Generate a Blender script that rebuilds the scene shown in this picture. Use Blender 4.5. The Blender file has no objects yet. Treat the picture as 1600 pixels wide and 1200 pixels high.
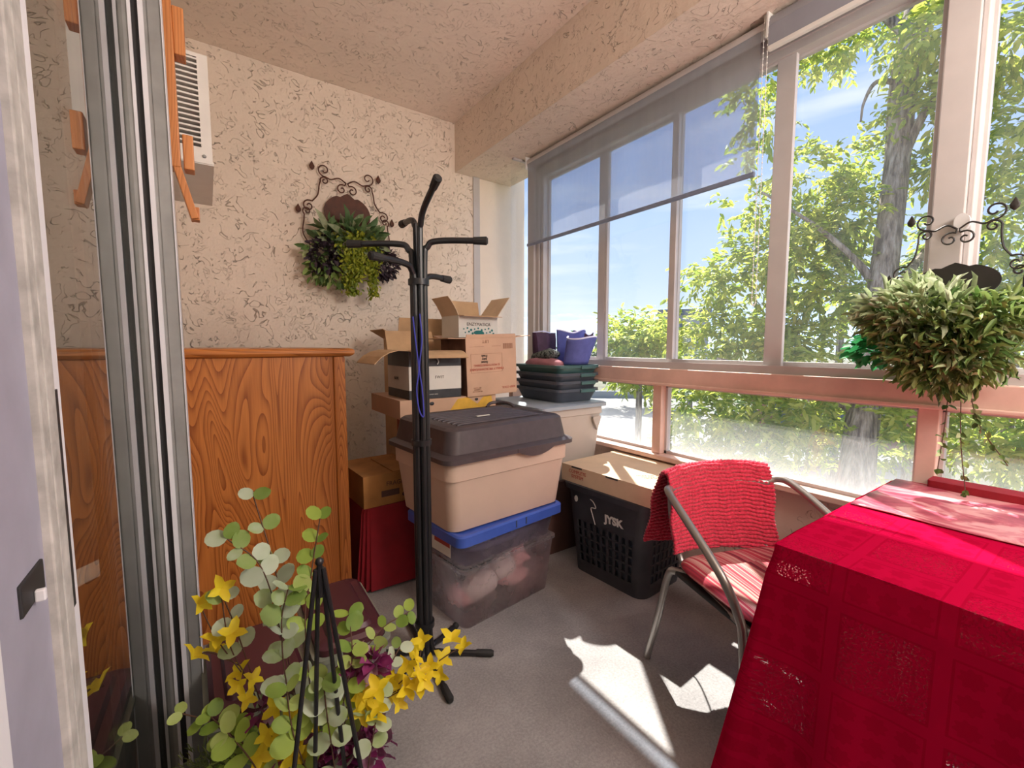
import bpy, bmesh, math, random
import numpy as np
from mathutils import Vector, Matrix
random.seed(7); rng = np.random.default_rng(11)
R_ = math.radians; PI = math.pi
SC = bpy.context.scene; COL = SC.collection
def S(r, g, b):
    f = lambda c: (c/255/12.92) if c/255 <= .04045 else ((c/255+.055)/1.055)**2.4
    return (f(r), f(g), f(b), 1)

# ------------------------------------------------------------ camera
CAMZ = 1.15; FPX = 685.0; PITCH = math.atan(59/685.0); YAW = R_(34.75)
cam_d = bpy.data.cameras.new('camera'); cam = bpy.data.objects.new('camera', cam_d); COL.objects.link(cam)
cam_d.sensor_width = 36; cam_d.lens = 36*FPX/1600; cam_d.clip_start = .02; cam_d.clip_end = 3000
cam.location = (0, 0, CAMZ); cam.rotation_euler = (PI/2-PITCH, 0, -YAW)
SC.camera = cam
SC.view_settings.view_transform = 'Standard'; SC.view_settings.look = 'None'
SC.view_settings.gamma = 1; SC.view_settings.use_curve_mapping = False
SC.view_settings.exposure = 0.42
# ------------------------------------------------------------ sky and sun
w = bpy.data.worlds.new('sky'); SC.world = w; w.use_nodes = True
nt = w.node_tree; N = nt.nodes; L = nt.links; N.clear()
tc = N.new('ShaderNodeTexCoord'); sx = N.new('ShaderNodeSeparateXYZ'); L.new(tc.outputs['Generated'], sx.inputs[0])
cr = N.new('ShaderNodeValToRGB'); L.new(sx.outputs['Z'], cr.inputs[0])
e = cr.color_ramp.elements; e[0].position = 0; e[0].color = (.72, .82, .95, 1); e[1].position = 1; e[1].color = (.20, .38, .80, 1)
a = e.new(.14); a.color = (.50, .65, .90, 1)
a = e.new(.40); a.color = (.31, .47, .80, 1)
nz = N.new('ShaderNodeTexNoise'); nz.inputs['Scale'].default_value = 3; nz.inputs['Detail'].default_value = 5
mp = N.new('ShaderNodeMapping'); mp.inputs['Scale'].default_value = (1, 1, 7); L.new(tc.outputs['Generated'], mp.inputs[0]); L.new(mp.outputs[0], nz.inputs['Vector'])
mr = N.new('ShaderNodeMapRange'); mr.inputs[1].default_value = .52; mr.inputs[2].default_value = .8; mr.inputs[4].default_value = .5; L.new(nz.outputs['Fac'], mr.inputs[0])
mx = N.new('ShaderNodeMixRGB'); L.new(mr.outputs[0], mx.inputs[0]); L.new(cr.outputs[0], mx.inputs[1]); mx.inputs[2].default_value = (.95, .97, 1, 1)
bg = N.new('ShaderNodeBackground'); bg.inputs[1].default_value = 1.0; L.new(mx.outputs[0], bg.inputs[0])
wo = N.new('ShaderNodeOutputWorld'); L.new(bg.outputs[0], wo.inputs[0])
SUNV = Vector((.46, .60, 1.0)).normalized()
sd = bpy.data.lights.new('sun', 'SUN'); sd.energy = 12; sd.angle = R_(.6); sd.color = (1, .95, .86)
so = bpy.data.objects.new('sun', sd); COL.objects.link(so); so.rotation_euler = SUNV.to_track_quat('Z', 'Y').to_euler()
def area(name, loc, rot, sx_, sy_, e_, col):
    d = bpy.data.lights.new(name, 'AREA'); d.shape = 'RECTANGLE'; d.size = sx_; d.size_y = sy_; d.energy = e_; d.color = col
    o = bpy.data.objects.new(name, d); COL.objects.link(o); o.location = loc; o.rotation_euler = rot; return o
# added fill light that brightens the interior, unseen behind the photographer
ld = bpy.data.lights.new('fill_light', 'POINT'); ld.energy = 62; ld.shadow_soft_size = .22; ld.color = (1, .93, .87)
lo_ = bpy.data.objects.new('fill_light', ld); COL.objects.link(lo_); lo_.location = (1.34, -.72, 2.02)

# ------------------------------------------------------------ geometry helpers
def campt(px, py, dist):
    r = Vector((math.cos(YAW), -math.sin(YAW), 0)); f = Vector((math.sin(YAW)*math.cos(PITCH), math.cos(YAW)*math.cos(PITCH), -math.sin(PITCH)))
    u = r.cross(f); d = (f + r*(px-800)/FPX - u*(py-600)/FPX)
    return Vector((0, 0, CAMZ)) + d*dist
class MB:
    def __init__(s): s.v = []; s.f = []; s.uv = None
    def add(s, vs, fs):
        n = len(s.v); s.v += [tuple(p) for p in vs]; s.f += [tuple(i+n for i in f) for f in fs]; return s
    def box(s, c, d, rot=None):
        M = rot.to_3x3() if rot else Matrix.Identity(3); c = Vector(c)
        vs = [c + M @ Vector((x*d[0]/2, y*d[1]/2, z*d[2]/2)) for x in (-1, 1) for y in (-1, 1) for z in (-1, 1)]
        return s.add(vs, [(0,1,3,2),(4,6,7,5),(0,4,5,1),(2,3,7,6),(0,2,6,4),(1,5,7,3)])
    def bx(s, x0, x1, y0, y1, z0, z1): return s.box(((x0+x1)/2, (y0+y1)/2, (z0+z1)/2), (abs(x1-x0), abs(y1-y0), abs(z1-z0)))
    def tube(s, pts, r, n=8, cap=True):
        pts = [Vector(p) for p in pts]; m = len(pts); rs = r if hasattr(r, '__len__') else [r]*m
        base = len(s.v); up = None
        for i, p in enumerate(pts):
            t = (pts[min(i+1, m-1)] - pts[max(i-1, 0)]); t = t.normalized() if t.length > 1e-9 else Vector((0, 0, 1))
            if up is None: up = t.orthogonal().normalized()
            up = (up - t*up.dot(t)); up = up.normalized() if up.length > 1e-6 else t.orthogonal().normalized()
            b = t.cross(up)
            for k in range(n):
                a_ = 2*PI*k/n; s.v.append(tuple(p + (up*math.cos(a_) + b*math.sin(a_))*rs[i]))
        for i in range(m-1):
            for k in range(n):
                s.f.append((base+i*n+k, base+i*n+(k+1) % n, base+(i+1)*n+(k+1) % n, base+(i+1)*n+k))
        if cap: s.f.append(tuple(base+k for k in range(n))[::-1]); s.f.append(tuple(base+(m-1)*n+k for k in range(n)))
        return s
    def loft(s, rings, cap0=True, cap1=True):
        base = len(s.v); n = len(rings[0])
        for r in rings: s.v += [tuple(p) for p in r]
        for i in range(len(rings)-1):
            for k in range(n): s.f.append((base+i*n+k, base+i*n+(k+1) % n, base+(i+1)*n+(k+1) % n, base+(i+1)*n+k))
        if cap0: s.f.append(tuple(base+k for k in range(n))[::-1])
        if cap1: s.f.append(tuple(base+(len(rings)-1)*n+k for k in range(n)))
        return s
    def grid(s, P):
        base = len(s.v); m = len(P); n = len(P[0])
        for row in P: s.v += [tuple(p) for p in row]
        for i in range(m-1):
            for j in range(n-1): s.f.append((base+i*n+j, base+i*n+j+1, base+(i+1)*n+j+1, base+(i+1)*n+j))
        return s
    def ball(s, c, r, n=10, m=6):
        c = Vector(c); r = r if hasattr(r, '__len__') else (r, r, r)
        rings = []
        for i in range(1, m):
            t = PI*i/m; rings.append([(c.x+r[0]*math.sin(t)*math.cos(2*PI*k/n), c.y+r[1]*math.sin(t)*math.sin(2*PI*k/n), c.z-r[2]*math.cos(t)) for k in range(n)])
        return s.loft(rings)
    def build(s, name, mat, parent=None, smooth=False, bevel=0, label=None, solid=0, loc=None):
        me = bpy.data.meshes.new(name); me.from_pydata(s.v, [], s.f); me.update()
        if s.uv is not None:
            ul = me.uv_layers.new(name='UVMap')
            for l in me.loops: ul.data[l.index].uv = s.uv[l.vertex_index]
        return finish(me, name, mat, parent, smooth, bevel, label, solid, loc)
def finish(me, name, mat, parent=None, smooth=False, bevel=0, label=None, solid=0, loc=None):
    o = bpy.data.objects.new(name, me); COL.objects.link(o)
    if mat: me.materials.append(mat)
    if smooth:
        me.polygons.foreach_set('use_smooth', [True]*len(me.polygons))
        try: me.set_sharp_from_angle(angle=R_(35))
        except Exception: pass
    if solid:
        md = o.modifiers.new('solid', 'SOLIDIFY'); md.thickness = solid; md.offset = 0
    if bevel:
        md = o.modifiers.new('bevel', 'BEVEL'); md.width = bevel; md.segments = 2; md.limit_method = 'ANGLE'; md.angle_limit = R_(40)
    if parent: o.parent = parent
    if label: o['label'] = label
    if loc: o.location = loc
    return o
def tag(o, label, cat, group=None, kind=None):
    if label: o['label'] = label
    if cat: o['category'] = cat
    if group: o['group'] = group
    if kind: o['kind'] = kind
    return o
def thing(name, label, cat, loc=(0, 0, 0), rz=0, group=None, rot=None):
    o = bpy.data.objects.new(name, None); COL.objects.link(o); o.location = loc; o.rotation_euler = rot or (0, 0, rz); o.empty_display_size = .05
    return tag(o, label, cat, group)
def struct(name, mb, mat, parent=None, **k):
    o = mb.build(name, mat, parent, **k)
    if not parent: o['kind'] = 'structure'
    return o
def rrect(lx, ly, r, z, cx=0, cy=0, n=5):
    out = []
    for (sx_, sy_, a0) in ((1, 1, 0), (-1, 1, 90), (-1, -1, 180), (1, -1, 270)):
        for k in range(n+1):
            a_ = R_(a0 + 90*k/n); out.append((cx+sx_*(lx/2-r)+r*math.cos(a_), cy+sy_*(ly/2-r)+r*math.sin(a_), z))
    return out
def spiral(c, r0, r1, a0, turns, ax, ay, n=22):
    c = Vector(c); ax = Vector(ax); ay = Vector(ay); P = []
    for i in range(n+1):
        t = i/n; a_ = a0 + turns*2*PI*t; r = r0+(r1-r0)*t
        P.append(c + ax*r*math.cos(a_) + ay*r*math.sin(a_))
    return P
def smoothpath(pts, n=8):
    pts = [Vector(p) for p in pts]; out = []
    q = [pts[0]*2-pts[1]] + pts + [pts[-1]*2-pts[-2]]
    for i in range(1, len(q)-2):
        for k in range(n):
            t = k/n; a_, b, c, d = q[i-1], q[i], q[i+1], q[i+2]
            out.append(.5*((2*b)+(c-a_)*t+(2*a_-5*b+4*c-d)*t*t+(3*b-a_-3*c+d)*t**3))
    out.append(pts[-1]); return out
_FC = {}
def text(body, size, M, mat, parent, name='lettering', ext=.0004, bold=0):
    cu = bpy.data.curves.new('t', 'FONT'); cu.body = body; cu.size = size; cu.extrude = ext; cu.align_x = 'CENTER'; cu.align_y = 'CENTER'; cu.resolution_u = 3; cu.offset = bold
    t = bpy.data.objects.new('t', cu); COL.objects.link(t); bpy.context.view_layer.update()
    me = bpy.data.meshes.new_from_object(t.evaluated_get(bpy.context.evaluated_depsgraph_get())); bpy.data.objects.remove(t)
    o = finish(me, name, mat, parent); me.transform(M); return o
def face_M(o, xdir, ydir):
    x = Vector(xdir).normalized(); y = Vector(ydir).normalized(); z = x.cross(y)
    M = Matrix((x, y, z)).transposed().to_4x4(); M.translation = Vector(o); return M
# leaves : arrays of position, direction, normal, length, width ; 7 verts / 4 faces each
def leaves_mesh(name, P, D, U, Ln, W, mat, parent=None, cup=.12, round_=False):
    P = np.asarray(P, float); D = np.asarray(D, float); U = np.asarray(U, float); Ln = np.asarray(Ln, float)[:, None]; W = np.asarray(W, float)[:, None]
    D = D/np.linalg.norm(D, axis=1)[:, None]; X = np.cross(D, U); X /= (np.linalg.norm(X, axis=1)[:, None]+1e-9); Z = np.cross(X, D)
    if round_: prof = [(0, 0), (.07, .25), (.24, .43), (.5, .5), (.76, .42), (.94, .23), (1, 0)]
    else: prof = [(0, 0), (.28, .46), (.72, .36), (1, 0)]
    n = len(P); m = len(prof)-2; vs = [P]
    for (t, ww) in prof[1:-1]:
        vs.append(P + D*Ln*t + X*W*ww + Z*Ln*cup); vs.append(P + D*Ln*t - X*W*ww + Z*Ln*cup); vs.append(P + D*Ln*t)
    vs.append(P + D*Ln*1.0 - Z*Ln*cup*.6)
    k = len(vs); V = np.stack(vs, 1).reshape(-1, 3)
    F = [(0, 1, 3), (0, 3, 2)]
    for j in range(m-1):
        a_ = 1+3*j; F += [(a_, a_+3, a_+5, a_+2), (a_+2, a_+5, a_+4, a_+1)]
    a_ = 1+3*(m-1); F += [(a_, k-1, a_+2), (a_+2, k-1, a_+1)]
    me = bpy.data.meshes.new(name); me.vertices.add(len(V)); me.vertices.foreach_set('co', V.ravel())
    li = []; starts = []; tot = 0
    fl = [np.array(f) for f in F]; nl = sum(len(f) for f in F)
    one = np.concatenate(fl); allv = (one[None, :] + (np.arange(n)*k)[:, None]).ravel()
    st1 = np.cumsum([0]+[len(f) for f in F][:-1]); st = (st1[None, :] + (np.arange(n)*nl)[:, None]).ravel()
    me.loops.add(len(allv)); me.loops.foreach_set('vertex_index', allv.astype(np.int32))
    me.polygons.add(len(st)); me.polygons.foreach_set('loop_start', st.astype(np.int32))
    me.update(calc_edges=True); me.validate()
    return finish(me, name, mat, parent)

# ------------------------------------------------------------ materials
def newmat(name):
    m = bpy.data.materials.new(name); m.use_nodes = True; nt = m.node_tree; b = nt.nodes['Principled BSDF']; return m, nt, b
def tn(nt, t, **k):
    n = nt.nodes.new(t)
    for a_, v in k.items():
        try: n.inputs[a_.replace('_', ' ')].default_value = v
        except Exception: setattr(n, a_, v)
    return n
def coords(nt, scale=(1, 1, 1), kind='Object', loc=(0, 0, 0), rot=(0, 0, 0)):
    t = nt.nodes.new('ShaderNodeTexCoord'); m = nt.nodes.new('ShaderNodeMapping'); m.inputs['Scale'].default_value = scale; m.inputs['Location'].default_value = loc; m.inputs['Rotation'].default_value = rot
    nt.links.new(t.outputs[kind], m.inputs[0]); return m.outputs[0]
def mathn(nt, op, a_, b=None, c=None, clamp=False):
    n = nt.nodes.new('ShaderNodeMath'); n.operation = op; n.use_clamp = clamp
    for i, v in enumerate((a_, b, c)):
        if v is None: continue
        if isinstance(v, (int, float)): n.inputs[i].default_value = v
        else: nt.links.new(v, n.inputs[i])
    return n.outputs[0]
def ramp(nt, f, stops):
    r = nt.nodes.new('ShaderNodeValToRGB'); nt.links.new(f, r.inputs[0]); e = r.color_ramp.elements
    e[0].position = stops[0][0]; e[0].color = stops[0][1]; e[1].position = stops[-1][0]; e[1].color = stops[-1][1]
    for p, c in stops[1:-1]: q = e.new(p); q.color = c
    return r.outputs[0]
def bump(nt, b, h, strength=.3, dist=.01):
    n = nt.nodes.new('ShaderNodeBump'); n.inputs['Strength'].default_value = strength; n.inputs['Distance'].default_value = dist
    nt.links.new(h, n.inputs['Height']); nt.links.new(n.outputs[0], b.inputs['Normal'])
def noise(nt, v, scale, detail=3, rough=.55, dist=0):
    n = nt.nodes.new('ShaderNodeTexNoise'); n.inputs['Scale'].default_value = scale; n.inputs['Detail'].default_value = detail; n.inputs['Roughness'].default_value = rough; n.inputs['Distortion'].default_value = dist
    nt.links.new(v, n.inputs['Vector']); return n.outputs['Fac']
def simple(name, c, rough=.5, var=.12, scale=12, bmp=.0, bscale=60, metal=0, kind='Object', spec=None, trans=0):
    m, nt, b = newmat(name); v = coords(nt, kind=kind); f = noise(nt, v, scale, 4)
    lo = tuple(max(0, x*(1-var)) for x in c[:3])+(1,); hi = tuple(min(1, x*(1+var)) for x in c[:3])+(1,)
    nt.links.new(ramp(nt, f, [(.3, lo), (.7, hi)]), b.inputs['Base Color'])
    b.inputs['Roughness'].default_value = rough; b.inputs['Metallic'].default_value = metal
    if spec is not None: b.inputs['Specular IOR Level'].default_value = spec
    if bmp: bump(nt, b, noise(nt, v, bscale, 3), bmp, .003)
    return m
def stucco(name, c, seed=0, k=1.0, smooth=False):
    m, nt, b = newmat(name); v = coords(nt, (1, 1, 1), loc=(seed, seed*.7, seed*.3)); b.inputs['Roughness'].default_value = .95
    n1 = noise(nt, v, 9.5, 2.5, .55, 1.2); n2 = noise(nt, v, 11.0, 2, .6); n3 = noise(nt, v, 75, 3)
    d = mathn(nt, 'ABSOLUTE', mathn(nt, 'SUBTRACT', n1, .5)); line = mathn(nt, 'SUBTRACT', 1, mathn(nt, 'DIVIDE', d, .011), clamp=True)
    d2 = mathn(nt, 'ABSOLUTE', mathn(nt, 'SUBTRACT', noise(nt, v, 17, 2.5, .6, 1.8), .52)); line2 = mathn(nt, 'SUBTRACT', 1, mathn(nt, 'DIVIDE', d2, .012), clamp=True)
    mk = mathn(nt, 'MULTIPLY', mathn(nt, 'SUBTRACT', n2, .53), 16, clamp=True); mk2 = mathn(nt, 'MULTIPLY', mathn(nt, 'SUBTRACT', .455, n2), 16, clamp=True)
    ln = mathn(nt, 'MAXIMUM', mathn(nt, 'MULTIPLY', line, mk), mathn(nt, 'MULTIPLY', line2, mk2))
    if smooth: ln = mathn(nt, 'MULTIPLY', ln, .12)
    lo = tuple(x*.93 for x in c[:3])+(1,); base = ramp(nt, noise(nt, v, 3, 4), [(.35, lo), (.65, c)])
    mix = nt.nodes.new('ShaderNodeMixRGB'); nt.links.new(mathn(nt, 'MULTIPLY', ln, .26), mix.inputs[0]); nt.links.new(base, mix.inputs[1]); mix.inputs[2].default_value = tuple(x*.45 for x in c[:3])+(1,)  # crease lines tinted darker: their shade is painted into the stucco colour
    nt.links.new(mix.outputs[0], b.inputs['Base Color'])
    h = mathn(nt, 'ADD', mathn(nt, 'ADD', mathn(nt, 'MULTIPLY', n3, .14), mathn(nt, 'MULTIPLY', noise(nt, v, 28, 3, .6), .22)), mathn(nt, 'SUBTRACT', mathn(nt, 'MULTIPLY', n2, .5), mathn(nt, 'MULTIPLY', ln, 1.0)))
    bump(nt, b, h, .95*k, .014); return m
def oak(name, c1, c2, along='Z', scale=1.0):
    m, nt, b = newmat(name)
    v = coords(nt, (1, 1, 1)); b.inputs['Roughness'].default_value = .33
    s = {'Z': (1, 1, .16), 'X': (.16, 1, 1), 'Y': (1, .16, 1)}[along]
    mpn = nt.nodes.new('ShaderNodeMapping'); mpn.inputs['Scale'].default_value = s; nt.links.new(v, mpn.inputs[0])
    w1 = noise(nt, mpn.outputs[0], 5.5*scale, 1.5, .4, .5); rings = mathn(nt, 'FRACT', mathn(nt, 'MULTIPLY', w1, 40))
    rings = mathn(nt, 'POWER', rings, 2.2)
    m2 = nt.nodes.new('ShaderNodeMapping'); m2.inputs['Scale'].default_value = tuple(.03 if q < 1 else 1 for q in s); nt.links.new(v, m2.inputs[0])
    fine = noise(nt, m2.outputs[0], 260, 2); f = mathn(nt, 'ADD', mathn(nt, 'MULTIPLY', rings, .62), mathn(nt, 'MULTIPLY', fine, .48))
    nt.links.new(ramp(nt, f, [(.15, c1), (.45, tuple(.6*p+.4*q for p, q in zip(c1, c2))), (.85, c2)]), b.inputs['Base Color'])
    bump(nt, b, f, .08, .002); return m
def leafmat(name, stops, trans=.45, scale=30, rough=.55):
    m = bpy.data.materials.new(name); m.use_nodes = True; nt = m.node_tree; nt.nodes.clear()
    v = coords(nt); n = nt.nodes.new('ShaderNodeTexNoise'); n.inputs['Scale'].default_value = scale; nt.links.new(v, n.inputs[0])
    g = nt.nodes.new('ShaderNodeNewGeometry'); f = mathn(nt, 'ADD', mathn(nt, 'MULTIPLY', n.outputs['Fac'], .4), mathn(nt, 'MULTIPLY', g.outputs['Random Per Island'], .6))
    c = ramp(nt, f, stops); d = nt.nodes.new('ShaderNodeBsdfPrincipled'); d.inputs['Roughness'].default_value = rough; t = nt.nodes.new('ShaderNodeBsdfTranslucent')
    nt.links.new(c, d.inputs['Base Color']); nt.links.new(c, t.inputs[0]); mx = nt.nodes.new('ShaderNodeMixShader'); mx.inputs[0].default_value = trans
    nt.links.new(d.outputs[0], mx.inputs[1]); nt.links.new(t.outputs[0], mx.inputs[2]); o = nt.nodes.new('ShaderNodeOutputMaterial'); nt.links.new(mx.outputs[0], o.inputs[0]); return m
def glassmat(name, ior=1.45, dirt=.04, tint=(1, 1, 1, 1), dscale=2, refl=1.0):
    m = bpy.data.materials.new(name); m.use_nodes = True; nt = m.node_tree; nt.nodes.clear()
    t = nt.nodes.new('ShaderNodeBsdfTransparent'); t.inputs[0].default_value = tint; g = nt.nodes.new('ShaderNodeBsdfGlossy'); g.inputs['Roughness'].default_value = .0
    fr = nt.nodes.new('ShaderNodeLayerWeight'); fr.inputs['Blend'].default_value = .5; mx = nt.nodes.new('ShaderNodeMixShader'); f0 = ((ior-1)/(ior+1))**2
    nt.links.new(mathn(nt, 'MULTIPLY', mathn(nt, 'ADD', f0, mathn(nt, 'MULTIPLY', mathn(nt, 'POWER', fr.outputs['Facing'], 5), 1-f0)), refl), mx.inputs[0]); nt.links.new(t.outputs[0], mx.inputs[1]); nt.links.new(g.outputs[0], mx.inputs[2])
    tl = nt.nodes.new('ShaderNodeBsdfTranslucent'); tl.inputs[0].default_value = (.95, .95, .95, 1); v = coords(nt); n = noise(nt, v, dscale, 5, .6)
    m2 = nt.nodes.new('ShaderNodeMixShader'); nt.links.new(mathn(nt, 'MULTIPLY', n, dirt*2), m2.inputs[0]); nt.links.new(mx.outputs[0], m2.inputs[1]); nt.links.new(tl.outputs[0], m2.inputs[2])
    o = nt.nodes.new('ShaderNodeOutputMaterial'); nt.links.new(m2.outputs[0], o.inputs[0]); return m
def glareglass(name, z0, z1):
    # glass with glare put in as a dust veil thickening toward its lower edge
    m = glassmat(name, dirt=.03); nt = m.node_tree
    out = [n for n in nt.nodes if n.type == 'OUTPUT_MATERIAL'][0]; m2 = out.inputs[0].links[0].from_node
    v = coords(nt); sp = nt.nodes.new('ShaderNodeSeparateXYZ'); nt.links.new(v, sp.inputs[0])
    g = mathn(nt, 'SUBTRACT', 1, mathn(nt, 'DIVIDE', mathn(nt, 'SUBTRACT', sp.outputs['Z'], z0), z1-z0), clamp=True)
    n = noise(nt, v, 5, 6, .65)
    f = mathn(nt, 'ADD', mathn(nt, 'MULTIPLY', mathn(nt, 'POWER', g, 2.2), mathn(nt, 'ADD', .12, mathn(nt, 'MULTIPLY', n, .22))), .03)
    nt.links.new(f, m2.inputs[0]); return m

M = {}
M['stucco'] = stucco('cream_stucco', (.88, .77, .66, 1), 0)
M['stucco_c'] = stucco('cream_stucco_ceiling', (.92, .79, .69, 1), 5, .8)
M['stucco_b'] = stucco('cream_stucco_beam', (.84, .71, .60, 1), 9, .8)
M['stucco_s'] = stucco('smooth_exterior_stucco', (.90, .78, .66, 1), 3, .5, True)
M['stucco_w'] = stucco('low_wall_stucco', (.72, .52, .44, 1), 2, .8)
M['alu'] = simple('white_aluminium', (.54, .51, .50, 1), .4, .05, 8)
M['alu_g'] = simple('grey_aluminium', (.30, .31, .31, 1), .45, .12, 14, metal=.3)
M['alu_d'] = simple('mill_aluminium', (.50, .49, .49, 1), .42, .08, 10, metal=.4)
M['sill'] = simple('cream_wood_red_bounce', (.72, .50, .42, 1), .5, .1, 9, .15, 50)  # red bounce from the tablecloth is put into the cream colour
M['gasket'] = simple('black_gasket', (.02, .02, .022, 1), .6)
M['white'] = simple('white_plastic', (.78, .77, .74, 1), .45, .04)
M['pvc'] = simple('white_door_vinyl', (.74, .75, .80, 1), .5, .06, 10)
M['pvc_d'] = simple('dusty_door_vinyl', (.45, .44, .42, 1), .7, .25, 40)
M['pvc_m'] = simple('lilac_grey_door_paint', (.34, .34, .43, 1), .5, .08, 20)
M['black'] = simple('black_painted_steel', (.012, .012, .014, 1), .38, .2)
M['rubber'] = simple('black_rubber', (.02, .02, .02, 1), .7, .2)
M['oak'] = oak('honey_oak', (.56, .20, .045, 1), (.25, .066, .012, 1), 'Z', 1.1)
M['oak_x'] = oak('honey_oak_top', (.60, .22, .05, 1), (.33, .10, .02, 1), 'X')
M['pine'] = oak('orange_pine', (.66, .27, .09, 1), (.44, .15, .04, 1), 'Z')
M['kraft'] = simple('kraft_cardboard', (.55, .36, .20, 1), .85, .12, 10, .1, 40)
M['kraft_l'] = simple('pale_cardboard', (.66, .50, .34, 1), .85, .08, 8, .1, 40)
M['kraft_p'] = simple('pinkish_cardboard', (.62, .40, .27, 1), .85, .08, 6, .1, 40)
M['kraft_o'] = simple('orange_cardboard', (.42, .20, .06, 1), .8, .2, 8, .1, 40)
M['kraft_d'] = simple('dark_cardboard', (.10, .05, .04, 1), .85, .2, 8)
M['redbrown'] = simple('red_brown_cardboard', (.30, .07, .04, 1), .8, .2, 9)
M['boxblack'] = simple('black_printed_card', (.035, .037, .04, 1), .5, .3, 20)
M['boxwhite'] = simple('white_printed_card', (.74, .71, .64, 1), .6, .05, 8)
M['boxyellow'] = simple('yellow_printed_patch', (.72, .42, .05, 1), .6, .3, 9)
M['teal'] = simple('teal_ink', (.01, .16, .15, 1), .6)
M['redink'] = simple('red_ink', (.45, .06, .04, 1), .7)
M['darkink'] = simple('dark_ink', (.06, .04, .03, 1), .7)
M['brownink'] = simple('brown_ink', (.33, .17, .10, 1), .7)
M['tan'] = simple('tan_plastic', (.60, .45, .36, 1), .42, .05, 5)
M['umber'] = simple('dark_brown_plastic', (.065, .05, .055, 1), .45, .15, 25)
M['greyp'] = simple('warm_grey_plastic', (.50, .45, .40, 1), .45, .05, 6)
M['greyblue'] = simple('grey_blue_plastic', (.32, .38, .44, 1), .4, .05)
M['green_d'] = simple('dark_green_plastic', (.05, .12, .12, 1), .35, .15)
M['navy'] = simple('dark_slate_plastic', (.06, .075, .10, 1), .35, .15)
M['blue'] = simple('blue_plastic', (.05, .11, .48, 1), .35, .1)
M['charcoal'] = simple('charcoal_plastic', (.045, .048, .058, 1), .45, .2)
M['maroon'] = simple('maroon_plastic', (.075, .018, .028, 1), .4, .12)
M['olive'] = simple('grey_green_plastic', (.23, .25, .20, 1), .45, .1)
M['purple'] = simple('blue_violet_mat', (.09, .11, .36, 1), .75, .12, 30, .3, 200)
M['purple_e'] = simple('pale_mat_edge', (.62, .64, .85, 1), .75)
M['maroonbag'] = simple('dark_plum_fabric', (.05, .02, .05, 1), .7, .3, 20, .4, 30)
M['pinkcloth'] = simple('dusty_rose_cloth', (.40, .17, .20, 1), .9, .15, 20, .4, 60)
M['skin_pink'] = simple('pale_pink_plush', (.75, .42, .42, 1), .95, .15, 14, .5, 60)
M['offwhite'] = simple('off_white_cloth', (.75, .66, .62, 1), .95, .1, 14, .5, 40)
M['iron'] = simple('wrought_iron', (.02, .017, .015, 1), .5, .3)
M['rust'] = simple('rust_brown_iron', (.085, .025, .012, 1), .6, .3, 30)
M['frame'] = simple('satin_grey_tube', (.34, .32, .30, 1), .32, .06, metal=.7)
M['bluecord'] = simple('blue_cord', (.05, .06, .45, 1), .7)
def bark():
    m, nt, b = newmat('grey_bark'); v = coords(nt, (1, 1, .14)); b.inputs['Roughness'].default_value = .9; f = noise(nt, v, 26, 5, .65)
    nt.links.new(ramp(nt, f, [(.38, (.10, .075, .06, 1)), (.5, (.26, .21, .17, 1)), (.62, (.42, .37, .32, 1))]), b.inputs['Base Color']); bump(nt, b, f, .9, .03); return m
M['bark'] = bark()
M['berry'] = leafmat('plum_grape_leaf', [(.2, (.03, .02, .03, 1)), (.8, (.10, .07, .10, 1))], .1)
M['cable'] = simple('white_cable', (.7, .7, .7, 1), .5)
M['mauve'] = leafmat('mauve_petals', [(.2, (.35, .06, .20, 1)), (.5, (.20, .01, .10, 1)), (.85, (.55, .35, .45, 1))], .25)
M['petal'] = leafmat('yellow_petals', [(.2, (.78, .52, .01, 1)), (.8, (.95, .78, .03, 1))], .35, 60)
M['euc'] = leafmat('eucalyptus_leaves', [(.15, (.20, .33, .05, 1)), (.45, (.34, .46, .16, 1)), (.6, (.48, .58, .40, 1)), (.9, (.60, .70, .56, 1))], .3, 25)
M['euc2'] = leafmat('lime_leaves', [(.2, (.16, .28, .04, 1)), (.6, (.36, .50, .08, 1)), (.9, (.45, .55, .20, 1))], .3, 25)
M['stem'] = simple('brown_stem', (.10, .05, .03, 1), .7)
M['gstem'] = simple('green_stem', (.16, .20, .06, 1), .7)
M['treeleaf'] = leafmat('tree_leaves', [(.12, (.16, .26, .03, 1)), (.4, (.34, .44, .06, 1)), (.65, (.54, .58, .09, 1)), (.92, (.80, .74, .24, 1))], .55, 3)
M['hedgeleaf'] = leafmat('hedge_leaves', [(.2, (.06, .12, .04, 1)), (.8, (.16, .24, .08, 1))], .3, 3)
M['vine'] = leafmat('artificial_vine_leaves', [(.1, (.03, .07, .02, 1)), (.4, (.12, .22, .05, 1)), (.65, (.30, .42, .12, 1)), (.9, (.58, .62, .40, 1))], .25, 40)
M['pale'] = leafmat('pale_willow_leaves', [(.2, (.22, .30, .12, 1)), (.6, (.48, .55, .32, 1)), (.9, (.62, .66, .50, 1))], .3, 60)
M['lime'] = leafmat('yellow_green_sprays', [(.2, (.16, .24, .02, 1)), (.8, (.48, .52, .05, 1))], .3, 40)
M['varieg'] = leafmat('cream_edged_leaves', [(.2, (.07, .14, .05, 1)), (.6, (.14, .24, .09, 1)), (.9, (.5, .52, .36, 1))], .25, 60)
M['glass'] = glassmat('window_glass', 1.45, .02)
M['dglass'] = glareglass('glare_window_glass', .58, .96)
M['doorglass'] = glassmat('door_glass', 2.5, .02, (.75, .78, .75, 1))
M['clearbin'] = glassmat('clear_plastic', 1.4, .26, (.97, .95, .97, 1), 6)
M['clearbin2'] = glassmat('smoky_clear_plastic', 1.4, .22, (.85, .83, .88, 1), 6)
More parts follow.
